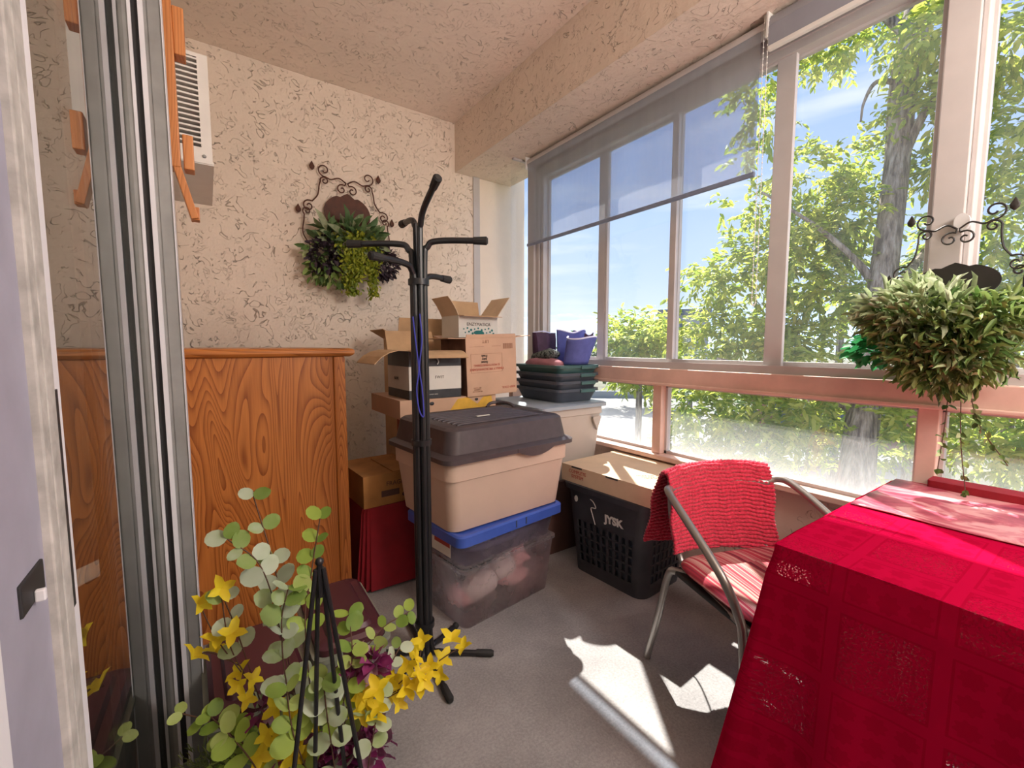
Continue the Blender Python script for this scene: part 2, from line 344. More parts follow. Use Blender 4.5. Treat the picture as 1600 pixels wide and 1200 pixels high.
M['roof'] = simple('pale_gravel_roof', (.20, .20, .195, 1), .9, .15, .6)
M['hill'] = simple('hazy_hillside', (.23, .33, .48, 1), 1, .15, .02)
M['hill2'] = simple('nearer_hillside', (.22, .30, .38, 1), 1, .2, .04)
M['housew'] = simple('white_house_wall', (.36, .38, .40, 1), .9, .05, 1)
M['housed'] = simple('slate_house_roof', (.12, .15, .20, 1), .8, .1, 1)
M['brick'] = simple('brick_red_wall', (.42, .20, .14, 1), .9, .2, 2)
def floor_mat():
    m, nt, b = newmat('worn_grey_concrete'); v = coords(nt); b.inputs['Roughness'].default_value = .75
    f = mathn(nt, 'ADD', mathn(nt, 'MULTIPLY', noise(nt, v, 2.2, 5, .6), .62), mathn(nt, 'MULTIPLY', noise(nt, v, 120, 3, .7), .38))
    nt.links.new(ramp(nt, f, [(.33, (.18, .175, .18, 1)), (.5, (.31, .30, .30, 1)), (.66, (.44, .425, .425, 1))]), b.inputs['Base Color'])
    bump(nt, b, noise(nt, v, 150, 4), .35, .004); return m
M['floor'] = floor_mat()
def blind_mat():
    m = bpy.data.materials.new('screen_blind_fabric'); m.use_nodes = True; nt = m.node_tree; nt.nodes.clear()
    t = nt.nodes.new('ShaderNodeBsdfTransparent'); t.inputs[0].default_value = (.72, .84, 1, 1); d = nt.nodes.new('ShaderNodeBsdfDiffuse'); d.inputs[0].default_value = (.52, .50, .49, 1)
    l = nt.nodes.new('ShaderNodeBsdfTranslucent'); l.inputs[0].default_value = (.45, .46, .50, 1); a_ = nt.nodes.new('ShaderNodeMixShader'); a_.inputs[0].default_value = .35
    nt.links.new(d.outputs[0], a_.inputs[1]); nt.links.new(l.outputs[0], a_.inputs[2])
    v = coords(nt, (1, 1, .15)); f = mathn(nt, 'ADD', .48, mathn(nt, 'MULTIPLY', noise(nt, v, 14, 3), .18))
    b = nt.nodes.new('ShaderNodeMixShader'); nt.links.new(f, b.inputs[0]); nt.links.new(t.outputs[0], b.inputs[1]); nt.links.new(a_.outputs[0], b.inputs[2])
    o = nt.nodes.new('ShaderNodeOutputMaterial'); nt.links.new(b.outputs[0], o.inputs[0]); return m
M['blind'] = blind_mat()
def towel_mat():
    m, nt, b = newmat('red_chenille'); v = coords(nt); b.inputs['Roughness'].default_value = .95
    f = noise(nt, v, 130, 3); nt.links.new(ramp(nt, f, [(.3, (.42, .010, .035, 1)), (.7, (.76, .035, .09, 1))]), b.inputs['Base Color']); b.inputs['Sheen Weight'].default_value = .3
    bump(nt, b, f, .5, .006); return m
M['towel'] = towel_mat()
def cushion_mat():
    m, nt, b = newmat('striped_cushion_fabric'); v = coords(nt); sp = nt.nodes.new('ShaderNodeSeparateXYZ'); nt.links.new(v, sp.inputs[0]); b.inputs['Roughness'].default_value = .9
    n = nt.nodes.new('ShaderNodeTexNoise'); n.noise_dimensions = '1D'; n.inputs['Scale'].default_value = 42; n.inputs['Detail'].default_value = 2; nt.links.new(sp.outputs['X'], n.inputs['W'])
    nt.links.new(ramp(nt, n.outputs['Fac'], [(.33, (.16, .015, .03, 1)), (.46, (.42, .03, .055, 1)), (.52, (.58, .38, .32, 1)), (.56, (.40, .03, .06, 1)), (.70, (.48, .16, .16, 1))]), b.inputs['Base Color']); return m
M['cushion'] = cushion_mat()
def lace_mat(name='red_lace_cloth', base=(.50, .004, .045), dark=(.41, .003, .032), holes=True):
    m = bpy.data.materials.new(name); m.use_nodes = True; nt = m.node_tree; nt.nodes.clear()
    uv = nt.nodes.new('ShaderNodeUVMap'); mpn = nt.nodes.new('ShaderNodeMapping'); mpn.inputs['Scale'].default_value = (6.2, 6.2, 1); nt.links.new(uv.outputs[0], mpn.inputs[0])
    sp = nt.nodes.new('ShaderNodeSeparateXYZ'); nt.links.new(mpn.outputs[0], sp.inputs[0])
    fx = mathn(nt, 'FRACT', sp.outputs[0]); fy = mathn(nt, 'FRACT', sp.outputs[1])
    ax = mathn(nt, 'ABSOLUTE', mathn(nt, 'SUBTRACT', fx, .5)); ay = mathn(nt, 'ABSOLUTE', mathn(nt, 'SUBTRACT', fy, .5)); mxx = mathn(nt, 'MAXIMUM', ax, ay)
    border = mathn(nt, 'MULTIPLY', mathn(nt, 'GREATER_THAN', mxx, .41), mathn(nt, 'LESS_THAN', mxx, .435))
    inside = mathn(nt, 'LESS_THAN', mxx, .41)
    ck = mathn(nt, 'ABSOLUTE', mathn(nt, 'SUBTRACT', mathn(nt, 'MODULO', mathn(nt, 'ADD', mathn(nt, 'FLOOR', sp.outputs[0]), mathn(nt, 'FLOOR', sp.outputs[1])), 2.0), 0)); ck = mathn(nt, 'GREATER_THAN', mathn(nt, 'ABSOLUTE', ck), .5)
    # 3 x 3 rosettes in every other square
    gx = mathn(nt, 'SUBTRACT', mathn(nt, 'FRACT', mathn(nt, 'MULTIPLY', mathn(nt, 'SUBTRACT', fx, .08), 3.57)), .5); gy = mathn(nt, 'SUBTRACT', mathn(nt, 'FRACT', mathn(nt, 'MULTIPLY', mathn(nt, 'SUBTRACT', fy, .08), 3.57)), .5)
    rr = mathn(nt, 'SQRT', mathn(nt, 'ADD', mathn(nt, 'MULTIPLY', gx, gx), mathn(nt, 'MULTIPLY', gy, gy))); an = mathn(nt, 'ARCTAN2', gy, gx)
    ros = mathn(nt, 'LESS_THAN', rr, mathn(nt, 'ADD', .36, mathn(nt, 'MULTIPLY', mathn(nt, 'SINE', mathn(nt, 'MULTIPLY', an, 8)), .05)))
    nn = noise(nt, mpn.outputs[0], 13, 2, .5, .8); vine = mathn(nt, 'LESS_THAN', mathn(nt, 'ABSOLUTE', mathn(nt, 'SUBTRACT', nn, .5)), .045)
    A = mathn(nt, 'MULTIPLY', mathn(nt, 'MULTIPLY', ck, inside), ros); B = mathn(nt, 'MULTIPLY', mathn(nt, 'MULTIPLY', mathn(nt, 'SUBTRACT', 1, ck), inside), vine)
    f = mathn(nt, 'MAXIMUM', mathn(nt, 'MAXIMUM', mathn(nt, 'MULTIPLY', A, .75), mathn(nt, 'MULTIPLY', B, .8)), border)
    c = nt.nodes.new('ShaderNodeMixRGB'); nt.links.new(f, c.inputs[0]); c.inputs[1].default_value = base+(1,); c.inputs[2].default_value = dark+(1,)
    d = nt.nodes.new('ShaderNodeBsdfDiffuse'); t = nt.nodes.new('ShaderNodeBsdfTranslucent'); nt.links.new(c.outputs[0], d.inputs[0]); nt.links.new(c.outputs[0], t.inputs[0])
    a_ = nt.nodes.new('ShaderNodeMixShader'); a_.inputs[0].default_value = .22; nt.links.new(d.outputs[0], a_.inputs[1]); nt.links.new(t.outputs[0], a_.inputs[2])
    tr = nt.nodes.new('ShaderNodeBsdfTransparent'); b = nt.nodes.new('ShaderNodeMixShader')
    fine = mathn(nt, 'GREATER_THAN', noise(nt, mpn.outputs[0], 42, 1, .5), .56)
    hole = mathn(nt, 'MULTIPLY', mathn(nt, 'MULTIPLY', mathn(nt, 'MULTIPLY', mathn(nt, 'SUBTRACT', 1, ck), inside), fine), mathn(nt, 'LESS_THAN', mathn(nt, 'ABSOLUTE', mathn(nt, 'SUBTRACT', nn, .5)), .10))
    if holes: nt.links.new(mathn(nt, 'MULTIPLY', hole, .25), b.inputs[0])
    else: b.inputs[0].default_value = 0
    nt.links.new(a_.outputs[0], b.inputs[1]); nt.links.new(tr.outputs[0], b.inputs[2])
    o = nt.nodes.new('ShaderNodeOutputMaterial'); nt.links.new(b.outputs[0], o.inputs[0]); return m
M['lace'] = lace_mat()
def runner_mat():
    m, nt, b = newmat('rose_floral_runner'); v = coords(nt, (1, .6, 1)); b.inputs['Roughness'].default_value = .35
    f = noise(nt, v, 9, 5, .6, 1.2); nt.links.new(ramp(nt, f, [(.38, (.26, .03, .07, 1)), (.5, (.50, .10, .15, 1)), (.58, (.72, .34, .36, 1))]), b.inputs['Base Color']); return m
M['runner'] = runner_mat()
def patterned():
    m, nt, b = newmat('black_white_patterned_cloth'); v = coords(nt); f = noise(nt, v, 55, 3, .6, 1.5); b.inputs['Roughness'].default_value = .85
    nt.links.new(ramp(nt, f, [(.47, (.012, .02, .022, 1)), (.52, (.22, .26, .25, 1))]), b.inputs['Base Color']); return m
M['pattern'] = patterned()

# ============================================================ setting
W = 1.95; D = 3.03; ZB = 2.44; YJ = 2.57; XE = 1.79; X0 = -.10; YB = -1.3
struct('floor', MB().bx(-.28, W+.14, YB, D, -.12, 0), M['floor'])
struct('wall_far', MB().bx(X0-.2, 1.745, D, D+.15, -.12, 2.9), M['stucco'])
struct('wall_party', MB().bx(1.745, 2.23, D+.004, D+.15, -.5, 2.9), M['stucco_s'])
struct('trim_1', MB().bx(1.735, 1.79, D-.012, D+.004, 0, ZB), M['alu'])
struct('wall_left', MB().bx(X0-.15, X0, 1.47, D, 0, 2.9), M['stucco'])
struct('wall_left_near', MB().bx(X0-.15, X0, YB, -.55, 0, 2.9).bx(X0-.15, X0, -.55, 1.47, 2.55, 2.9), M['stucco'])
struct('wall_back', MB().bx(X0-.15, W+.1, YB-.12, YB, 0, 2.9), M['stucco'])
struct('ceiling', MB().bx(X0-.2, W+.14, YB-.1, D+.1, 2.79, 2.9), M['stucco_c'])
BX = 1.585
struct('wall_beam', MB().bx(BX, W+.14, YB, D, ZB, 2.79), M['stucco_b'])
struct('trim_2', MB().bx(XE, W, YJ-.01, YJ+.01, ZB-.012, ZB), M['alu'])
struct('wall_right', MB().bx(W, W+.12, YB, YJ, -.12, .565), M['stucco_w'])
struct('wall_return', MB().bx(XE, W+.1, YJ, YJ+.05, -.12, .9), M['stucco_w'])
# side pane at the far end
g = struct('window_9', MB().bx(XE, W, YJ+.02, YJ+.026, .9, ZB), M['glass']); g['kind'] = 'structure'
# mid rail and sill
struct('trim_3', MB().bx(W-.035, W+.10, YB, YJ, .948, 1.035).bx(W-.05, W-.035, YB, YJ, .948, .962), M['sill'], bevel=.004)
struct('trim_4', MB().bx(W-.05, W+.10, YB, YJ, .56, .585), M['sill'], bevel=.004)
def lowwin(n, y0, y1):
    o = struct('window_%d' % n, MB().bx(W+.03, W+.036, y0, y1, .585, .948), M['dglass'])
    f = MB()
    for (a0, a1, b0, b1) in ((y0, y1, .585, .600), (y0, y1, .936, .948), (y0, y0+.012, .585, .948), (y1-.012, y1, .585, .948)): f.bx(W+.018, W+.05, a0, a1, b0, b1)
    f.build('window_frame', M['alu'], o)
for n, (y0, y1) in enumerate(((1.472, YJ), (.415, 1.42), (-.60, .365), (YB, -.65))): lowwin(n+1, y0, y1)
for n, y in enumerate((1.446, .39, -.625)): struct('trim_%d' % (5+n), MB().bx(W-.02, W+.06, y-.026, y+.026, .585, .948), M['sill'], bevel=.003)
# upper window: tracks, jamb, post
ZT = 1.035; ZH = 2.30
struct('trim_8', MB().bx(W-.015, W+.075, YB, YJ, ZT, ZT+.018).bx(W-.015, W-.005, YB, YJ, ZT+.018, ZT+.034).bx(W+.03, W+.036, YB, YJ, ZT+.018, ZT+.03), M['alu'])
struct('trim_9', MB().bx(W-.015, W+.075, YB, YJ, ZH+.03, ZB).bx(W-.005, W+.06, YB, YJ, ZH, ZH+.03), M['alu'])
struct('trim_10', MB().bx(W-.03, W+.075, 2.50, YJ, .0+ZT, ZB).bx(W-.012, W+.07, 2.465, 2.50, ZT, ZB).bx(W, W+.06, 2.43, 2.46, ZT, ZB), M['alu'], bevel=.002)
struct('trim_11', MB().bx(W-.03, W+.075, .345, .42, ZT, ZB).bx(W-.012, W+.07, .33, .345, ZT, ZB).bx(W-.012, W+.07, .42, .435, ZT, ZB), M['alu'], bevel=.003)
def sash(n, y0, y1, x, sw=.03, w0=None, w1=None):
    w0 = w0 or sw; w1 = w1 or sw; zb = ZT+.02; zt = ZH+.02
    o = struct('window_%d' % n, MB().bx(x+.008, x+.013, y0+w0*.6, y1-w1*.6, zb+.02, zt-.02), M['glass'])
    f = MB().bx(x, x+.022, y0, y0+w0, zb, zt).bx(x, x+.022, y1-w1, y1, zb, zt).bx(x, x+.022, y0+w0, y1-w1, zb, zb+.03).bx(x, x+.022, y0+w0, y1-w1, zt-.03, zt)
    f.build('window_frame', M['alu'], o, bevel=.002)
sash(5, 1.89, 2.44, W+.04, .03, .055, .02)
sash(6, .862, 1.42, W+.01, .03, .072, .036)
sash(7, 1.385, 1.888, W+.04, .02, .022, .015)
sash(8, .42, .90, W+.04, .02, .02, .02)
sash(10, -.65, .345, W+.04, .02, .03, .025)
sash(11, YB, -.60, W+.01, .03)

# sliding glass door, track side on the left
pd = MB().bx(-.129, -.123, .58, 1.40, .04, 2.46)
door = struct('door_1', pd, M['doorglass'])
seq = [(.21, 'alu_g'), (.08, 'pvc'), (.17, 'gasket'), (.125, 'pvc'), (.10, 'alu_g'), (.315, 'alu_g')]
x = -.130
for i, (fr, mm) in enumerate(seq):
    x1 = x + fr*.078; dz = (0, .004, -.006, .006, 0, .003)[i]
    MB().bx(x, x1, 1.395-dz, 1.46, 0, 2.52).build('door_frame', M[mm], door); x = x1
MB().bx(-.052, -.050, 1.388, 1.46, 0, 2.52).build('door_frame', M['pvc'], door)
MB().bx(-.22, -.130, 1.40, 1.47, 0, 2.55).build('door_frame', M['alu_g'], door)
MB().bx(-.22, -.075, -.55, 1.46, 0, .03).build('door_track', M['alu_g'], door)
MB().bx(-.22, -.05, -.55, 1.46, 2.50, 2.55).build('door_track', M['alu_g'], door)
# leading stile of the door, seen close up
for (y0, y1, xa, mm) in ((.555, .594, -.118, 'pvc'), (.532, .557, -.114, 'pvc_d'), (.521, .534, -.126, 'gasket'), (.503, .521, -.112, 'pvc_d'), (.385, .504, -.118, 'pvc_m'), (.34, .386, -.112, 'pvc')):
    MB().bx(-.15, xa, y0, y1, .02, 2.5).build('door_stile', M[mm], door, bevel=.0015)
MB().bx(-.119, -.1168, .567, .578, .90, 1.11).build('edge_slot', M['gasket'], door)
lk = MB().bx(-.119, -.1160, .440, .492, .957, .981).build('latch_plate', M['gasket'], door, bevel=.001)
MB().bx(-.116, -.110, .464, .469, .957, .966).build('latch_lever', M['pvc'], door, bevel=.001)
# living room behind the glass
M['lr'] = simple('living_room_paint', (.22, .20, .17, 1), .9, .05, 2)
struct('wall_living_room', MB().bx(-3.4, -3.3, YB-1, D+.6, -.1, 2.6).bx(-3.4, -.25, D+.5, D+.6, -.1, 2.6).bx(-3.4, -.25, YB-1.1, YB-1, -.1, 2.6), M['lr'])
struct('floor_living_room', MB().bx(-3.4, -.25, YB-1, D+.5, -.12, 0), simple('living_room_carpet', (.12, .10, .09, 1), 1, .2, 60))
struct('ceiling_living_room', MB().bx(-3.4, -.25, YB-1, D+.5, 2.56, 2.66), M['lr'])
# invented body for the added fill light behind the photographer
lp = thing('fill_lamp', 'added fill lamp on a small white pendant, unseen behind the photographer', 'lamp', (1.39, -.62, 2.79))
MB().loft([[(-.05+.09*math.cos(2*PI*k/24), -.1+.09*math.sin(2*PI*k/24), z) for k in range(24)] for z in (-.02, 0)]).build('fill_lamp_base', M['white'], lp)
MB().tube([(-.05, -.1, -.02), (-.05, -.1, -.54)], .006, 10).build('fill_lamp_stem', M['white'], lp)

# ============================================================ furniture and stored things
# oak cabinet, side toward us
CY = 1.984
cab = thing('oak_cabinet', 'tall honey oak cabinet with overhanging top seen from its side', 'cabinet', (.2, CY, 0))
MB().bx(-.285, .245, .012, .90, 0, 1.108).build('cabinet_body', M['oak'], cab)
MB().bx(-.285, .243, .006, .014, .0, 1.106).build('side_panel', M['oak'], cab, bevel=.002)
MB().bx(.243, .291, -.004, .04, 0, 1.106).build('corner_post', M['oak'], cab, bevel=.006)
tp = MB().loft([rrect(.66, .97, .01, z, .005, .445) if False else [(a, b, z) for a, b in ((-.29, -.02+q), (.328-q, -.02+q), (.328-q, .93), (-.29, .93))] for z, q in ((1.106, .018), (1.112, .006), (1.120, 0), (1.132, .0), (1.139, .006), (1.142, .02))])
tp.build('cabinet_top', M['oak_x'], cab, smooth=True)
for k in range(4):
    dr = MB().bx(.245, .262, .06, .86, .06+k*.26, .29+k*.26).build('drawer', M['oak_x'], cab, bevel=.004)
    MB().bx(.262, .278, .40, .52, .165+k*.26, .18+k*.26).build('drawer_pull', M['iron'], dr, bevel=.003)

# wall air conditioner
ac = thing('air_conditioner', 'cream window air conditioner sticking out of the stucco wall, slots in its side', 'air conditioner', (X0, 1.87, 1.77))
MB().bx(0, .148, .03, .53, 0, .352).bx(0, .148, 0, .53, .34, .352).bx(0, .148, 0, .53, 0, .045).bx(.118, .148, 0, .03, .045, .34).build('housing', M['white'], ac)
sg = MB()
for k in range(18): sg.bx(.0, .118, 0, .028, 0.045+k*.0168, .0508+k*.0168)
sg.build('side_grille', M['white'], ac)
MB().bx(0, .118, .026, .031, .045, .34).build('grille_shadow_plate', simple('ac_slot_shade', (.018, .015, .015, 1), .6), ac)  # near-black plate paints the shade inside the slots
MB().bx(-.0, .1505, .004, .526, -.003, .01).build('base_flange', M['white'], ac)
MB().ball((.125, -.002, .022), .006).build('screw', M['alu_g'], ac, smooth=True)

# wooden peg rack hung on the wall before the air conditioner
pr = thing('wooden_wall_rack', 'orange pine wall rack with pegs hanging beside the sliding door', 'rack', (X0, 1.5, 1.5))
MB().bx(.0, .052, .02, .045, .50, .52).build('wall_bracket', M['pine'], pr); MB().bx(0, .052, .02, .045, .18, .20).build('wall_bracket', M['pine'], pr)
MB().bx(.045, .067, .0, .055, .125, .545).build('upright', M['pine'], pr, bevel=.003)
MB().bx(.067, .092, .005, .05, .415, .535).build('upper_block', M['pine'], pr, bevel=.003)
MB().bx(.073, .097, .005, .05, .125, .215).build('lower_block', M['pine'], pr, bevel=.003)
MB().box((.073, .025, .07), (.018, .045, .15), Matrix.Rotation(R_(-14), 4, 'Y')).bx(.082, .102, .01, .04, -.005, .03).build('slanted_leg', M['pine'], pr, bevel=.002)

# coat rack
cr_ = thing('coat_rack', 'black tubular metal coat rack standing on the concrete floor', 'coat rack', (.613, 1.45, 0))
RK = [(-35, 1.51, .235), (25, 1.40, .17), (85, 1.59, .19), (145, 1.50, .24), (205, 1.425, .21), (265, 1.58, .20)]
for a_, zt_, ln_ in RK:
    d_ = Vector((math.cos(R_(a_)), math.sin(R_(a_)), 0)); r0 = .021
    up_ = .075 if a_ == 265 else (.02 if a_ in (85,) else .0)
    P = smoothpath([d_*(.245 if a_ != 25 else .18)+Vector((0, 0, .012)), d_*.15+Vector((0, 0, .014)), d_*.06+Vector((0, 0, .018)), d_*r0+Vector((0, 0, .06)), d_*r0+Vector((0, 0, .4)), d_*r0+Vector((0, 0, 1.0)), d_*r0+Vector((0, 0, zt_-.08)), d_*(r0+.012)+Vector((0, 0, zt_-.02)), d_*(r0+.05)+Vector((0, 0, zt_+up_*.3)), d_*ln_+Vector((0, 0, zt_+up_))], 7)
    tb = MB().tube(P, .0105, 10).build('bent_tube', M['black'], cr_, smooth=True)
    e0, e1 = P[-1], P[-1]-(P[-1]-P[-2]).normalized()*.045
    MB().tube([e1, e1*.5+e0*.5, e0, e0+(e0-e1)*.12], [.0125, .0135, .0145, .009], 10).build('rubber_tip', M['rubber'], tb, smooth=True)
    f0 = P[0]; f1 = d_*.19+Vector((0, 0, .014)); MB().tube([f1, f0, f0+(f0-f1).normalized()*.01], [.0125, .0135, .009], 10).build('rubber_foot', M['rubber'], tb, smooth=True)
for z in (.12, .80, 1.36):
    MB().loft([[(.036*math.cos(2*PI*k/18), .036*math.sin(2*PI*k/18), z+q) for k in range(18)] for q in (0, .02)]).build('clamp_ring', M['black'], cr_, smooth=True)
cd = MB().tube(smoothpath([(.577, 1.42, 1.25), (.585, 1.415, 1.15), (.592, 1.413, 1.07), (.583, 1.413, 1.00), (.590, 1.41, .93), (.606, 1.41, .91), (.602, 1.41, 1.0), (.594, 1.412, 1.08), (.604, 1.41, 1.17), (.600, 1.415, 1.26)]), .0025, 6).build('tied_rope', M['bluecord'], None, smooth=True)
tag(cd, 'thin blue cord tied in a loop around the coat rack pole', 'rope')

# ---- open cardboard box helper
def carton(name, label, cat, loc, rz, lx, ly, h, m, flaps=(), t=.005, group=None, tilt=0, closed=False, top_m=None):
    o = thing(name, label, cat, loc, rz, group, rot=(0, R_(tilt), rz))
    b = MB().bx(-lx/2, lx/2, -ly/2, ly/2, 0, t).bx(-lx/2, lx/2, -ly/2, -ly/2+t, t, h).bx(-lx/2, lx/2, ly/2-t, ly/2, t, h).bx(-lx/2, -lx/2+t, -ly/2+t, ly/2-t, t, h).bx(lx/2-t, lx/2, -ly/2+t, ly/2-t, t, h)
    if closed: b.bx(-lx/2+t, lx/2-t, -ly/2+t, ly/2-t, h-t, h)
    b.build('carton_walls', m, o)
    for (side, L_, ang, *q) in flaps:
        fm = q[0] if q else m; droop = q[1] if len(q) > 1 else 0
        n = {'-y': Vector((0, -1, 0)), '+y': Vector((0, 1, 0)), '-x': Vector((-1, 0, 0)), '+x': Vector((1, 0, 0))}[side]
        u = Vector((0, 0, 1)).cross(n); half = (lx if 'y' in side else ly)/2; base = n*((ly if 'y' in side else lx)/2) + Vector((0, 0, h))
        rows = []
        for i in range(5):
            s_ = i/4; a_ = R_(ang + droop*s_); base2 = base if i == 0 else last + (n*math.sin(a_)+Vector((0, 0, math.cos(a_))))*L_/4
            last = base2; rows.append([base2-u*half*(1-.03*s_), base2, base2+u*half*(1-.03*s_)])
        MB().grid(rows).build('flap', fm, o, solid=.004)
    return o
M['bluelabel'] = simple('faded_blue_label', (.10, .12, .35, 1), .6)
# big tall boxes carrying the pile at the back
bb = carton('brown_carton', 'large red-brown carton low behind the brown-lidded tote', 'box', (1.13, 2.32, 0), 0, .42, .44, .785, M['redbrown'], closed=True)
# pale box with yellow print
pb = carton('banana_carton', 'flat pale carton with yellow print under the open boxes', 'box', (1.05, 2.31, .785), 0, .56, .46, .095, M['kraft_p'], closed=True)
MB().add([(x, -.2312, z) for x, z in ((-.02, .01), (.04, .085), (.10, .09), (.16, .05), (.20, .088), (.25, .09), (.26, .05), (.20, .02), (.10, .01))], [tuple(range(9))]).build('yellow_print', M['boxyellow'], pb)
MB().ball((-.11, -.229, .07), (.014, .006, .01)).build('handle_hole', M['boxblack'], pb)
MB().ball((.155, -.229, .075), (.012, .006, .008)).build('handle_hole', M['boxblack'], pb)
# black and white open carton
bw = carton('wine_carton', 'black open carton with a wide white label and torn kraft flaps', 'box', (.965, 2.235, .882), 0, .29, .31, .245, M['boxblack'],
            flaps=(('-x', .19, 70, M['kraft'], 65), ('-y', .10, 86, M['kraft'], 40), ('+y', .12, 25, M['kraft'])))
MB().bx(-.1455, .1455, -.1562, -.1552, .045, .165).bx(-.1462, -.1452, -.155, .155, .045, .165).build('white_label', M['boxwhite'], bw)
text('FWIT', .022, face_M((.02, -.1566, .108), (1, 0, 0), (0, 0, 1)), M['darkink'], bw)
text('NAWE', .022, face_M((-.1466, .02, .10), (0, -1, 0), (0, 0, 1)), M['darkink'], bw)
text('premium wine', .010, face_M((-.02, -.1566, .022), (1, 0, 0), (0, 0, 1)), M['boxwhite'], bw)
MB().tube(smoothpath([(.0, -.158, .215), (.012, -.162, .19), (.006, -.160, .175)]), .0035, 6).build('tape_scrap', M['cable'], bw)
# tall pinkish carton with red print upside down
tb_ = carton('tall_carton', 'tall pinkish carton with upside-down red print and a flap pointing right', 'box', (1.305, 2.215, .882), 0, .325, .30, .315, M['kraft_p'],
             flaps=(('+x', .11, 86), ('-x', .10, 88), ('+y', .12, 80), ('-y', .02, 8)), tilt=-2.0)
MB().bx(-.1635, -.1626, -.149, .149, .002, .314).build('dark_side_sheet', simple('dark_brown_side', (.22, .11, .07, 1), .9, .3, 12), tb_)  # left side of the carton coloured darker brown
def fmf(o, dx, dz, flip=True): return face_M((dx, -.1512, dz), (-1 if flip else 1, 0, 0), (0, 0, -1 if flip else 1))
text('FINALLY MICROWAVEABLE', .018, face_M((-.035, -.1512, .145), (-1, 0, 0), (0, 0, -1)), M['redink'], tb_)
text('IS MOUTHWATERING', .017, face_M((-.035, -.1512, .167), (-1, 0, 0), (0, 0, -1)), M['redink'], tb_)
text('Sweet\nJuicy\nFresh', .017, face_M((-.05, -.1512, .20), (-1, 0, 0), (0, 0, -1)), M['darkink'], tb_, bold=.0006)
text('KEEP COOL', .017, face_M((.105, -.1512, .035), (-1, 0, 0), (0, 0, -1)), M['redink'], tb_)
text('PRODUCE OF\nCANADA\nNET 12 KG', .010, face_M((-.10, -.1512, .035), (-1, 0, 0), (0, 0, -1)), M['brownink'], tb_)
text('LIFT', .024, face_M((-.04, -.1512, .296), (-1, 0, 0), (0, 0, -1)), M['brownink'], tb_)
q = MB()
for (a0, a1, b0, b1) in ((-.135, .065, .126, .1272), (-.135, .065, .228, .2292), (-.135, -.134, .126, .229), (.065, .066, .126, .229), (.0, .06, .268, .2695), (-.14, -.05, .268, .2692)): q.bx(a0, a1, -.1512, -.1504, b0, b1)
q.build('printed_frame', M['brownink'], tb_)
q = MB()
for k in range(13): q.bx(.075+k*.005, .075+k*.005+(.0022 if k % 3 else .0035), -.1512, -.1504, .252, .282)
q.build('barcode', M['brownink'], tb_)
# white carton with teal dots
wt = carton('dotted_carton', 'small white carton with teal dots on top of the tall pinkish carton', 'box', (1.295, 2.31, 1.20), R_(2), .265, .20, .125, simple('white_card_box', (.70, .68, .62, 1), .7, .05, 9),
            flaps=(('-y', .055, 97, M['kraft']), ('+x', .15, 38, M['kraft_l']), ('-x', .12, 20, M['kraft_l'], 20), ('+y', .10, 8, M['kraft'])), t=.004)
text('ENZYMATICA', .026, face_M((.0, -.1012, .075), (1, 0, 0), (0, 0, 1)), M['darkink'], wt)
q = MB()
for i in range(9):
    for j in range(2):
        c = (-.10+i*.024+(j*.01), .048-j*.02+.006*math.sin(i*2.1)); rr = .0045+.0025*((i*7+j*3) % 3)/2
        q.loft([[(c[0]+rr*math.cos(2*PI*k/10), -.1008-s_*.0006, c[1]+rr*math.sin(2*PI*k/10)) for k in range(10)] for s_ in (0, 1)])
q.loft([[(.0+.035*math.cos(2*PI*k/16), -.1006-s_*.0007, .028+.013*math.sin(2*PI*k/16)) for k in range(16)] for s_ in (0, 1)])
q.build('teal_dots', M['teal'], wt)
# kraft carton behind
kb = carton('kraft_carton', 'plain kraft carton standing behind the dotted white box', 'box', (1.09, 2.68, .0), 0, .30, .26, 1.20, M['kraft'], flaps=(('-y', .12, 6), ('+x', .12, 18), ('-x', .10, 60)))
# orange carton on cloth covered stand
oc = carton('orange_carton', 'old orange cardboard carton beside the oak cabinet', 'box', (.700, 2.21, .392), R_(3), .29, .36, .152, M['kraft_o'], closed=True)
MB().bx(-.0, .145, -.18, .12, .1525, .1575).build('loose_flap', M['kraft_o'], oc)
text('FRAGILE', .030, face_M((.02, -.1812, .10), (1, 0, 0), (0, 0, 1)), M['kraft_d'], oc)
MB().bx(-.06, .03, -.1812, -.1802, .04, .07).ball((.06, -.18, .035), (.017, .001, .012)).build('dark_stamp', M['kraft_d'], oc)
# draped stand
st = thing('covered_stand', 'low stand draped in deep red cloth under the orange carton', 'stand', (.705, 2.2, 0))
MB().bx(-.13, .15, -.16, .24, 0, .38).build('stand_body', M['kraft_d'], st)
rows = []
def drape_ring(z, out, fold, n=96, lx=.30, ly=.42, cx=.01, cy=.03):
    R0 = rrect(lx+out*2, ly+out*2, .03+out*.6, z, cx, cy, n=n//4-1); o_ = []
    for i, p in enumerate(R0):
        f = fold*math.sin(i*.9)+fold*.5*math.sin(i*.37+1); dx, dy = p[0]-cx, p[1]-cy; l_ = math.hypot(dx, dy); o_.append((p[0]+dx/l_*f, p[1]+dy/l_*f, z))
    return o_
MB().loft([drape_ring(.391-.0, 0, 0), drape_ring(.375, .008, .001), drape_ring(.25, .018, .004), drape_ring(.12, .028, .008), drape_ring(.015, .04, .012)][::-1], cap0=False).build('red_drape', simple('deep_red_cloth', (.22, .004, .012, 1), .9, .15, 10), st, smooth=True)

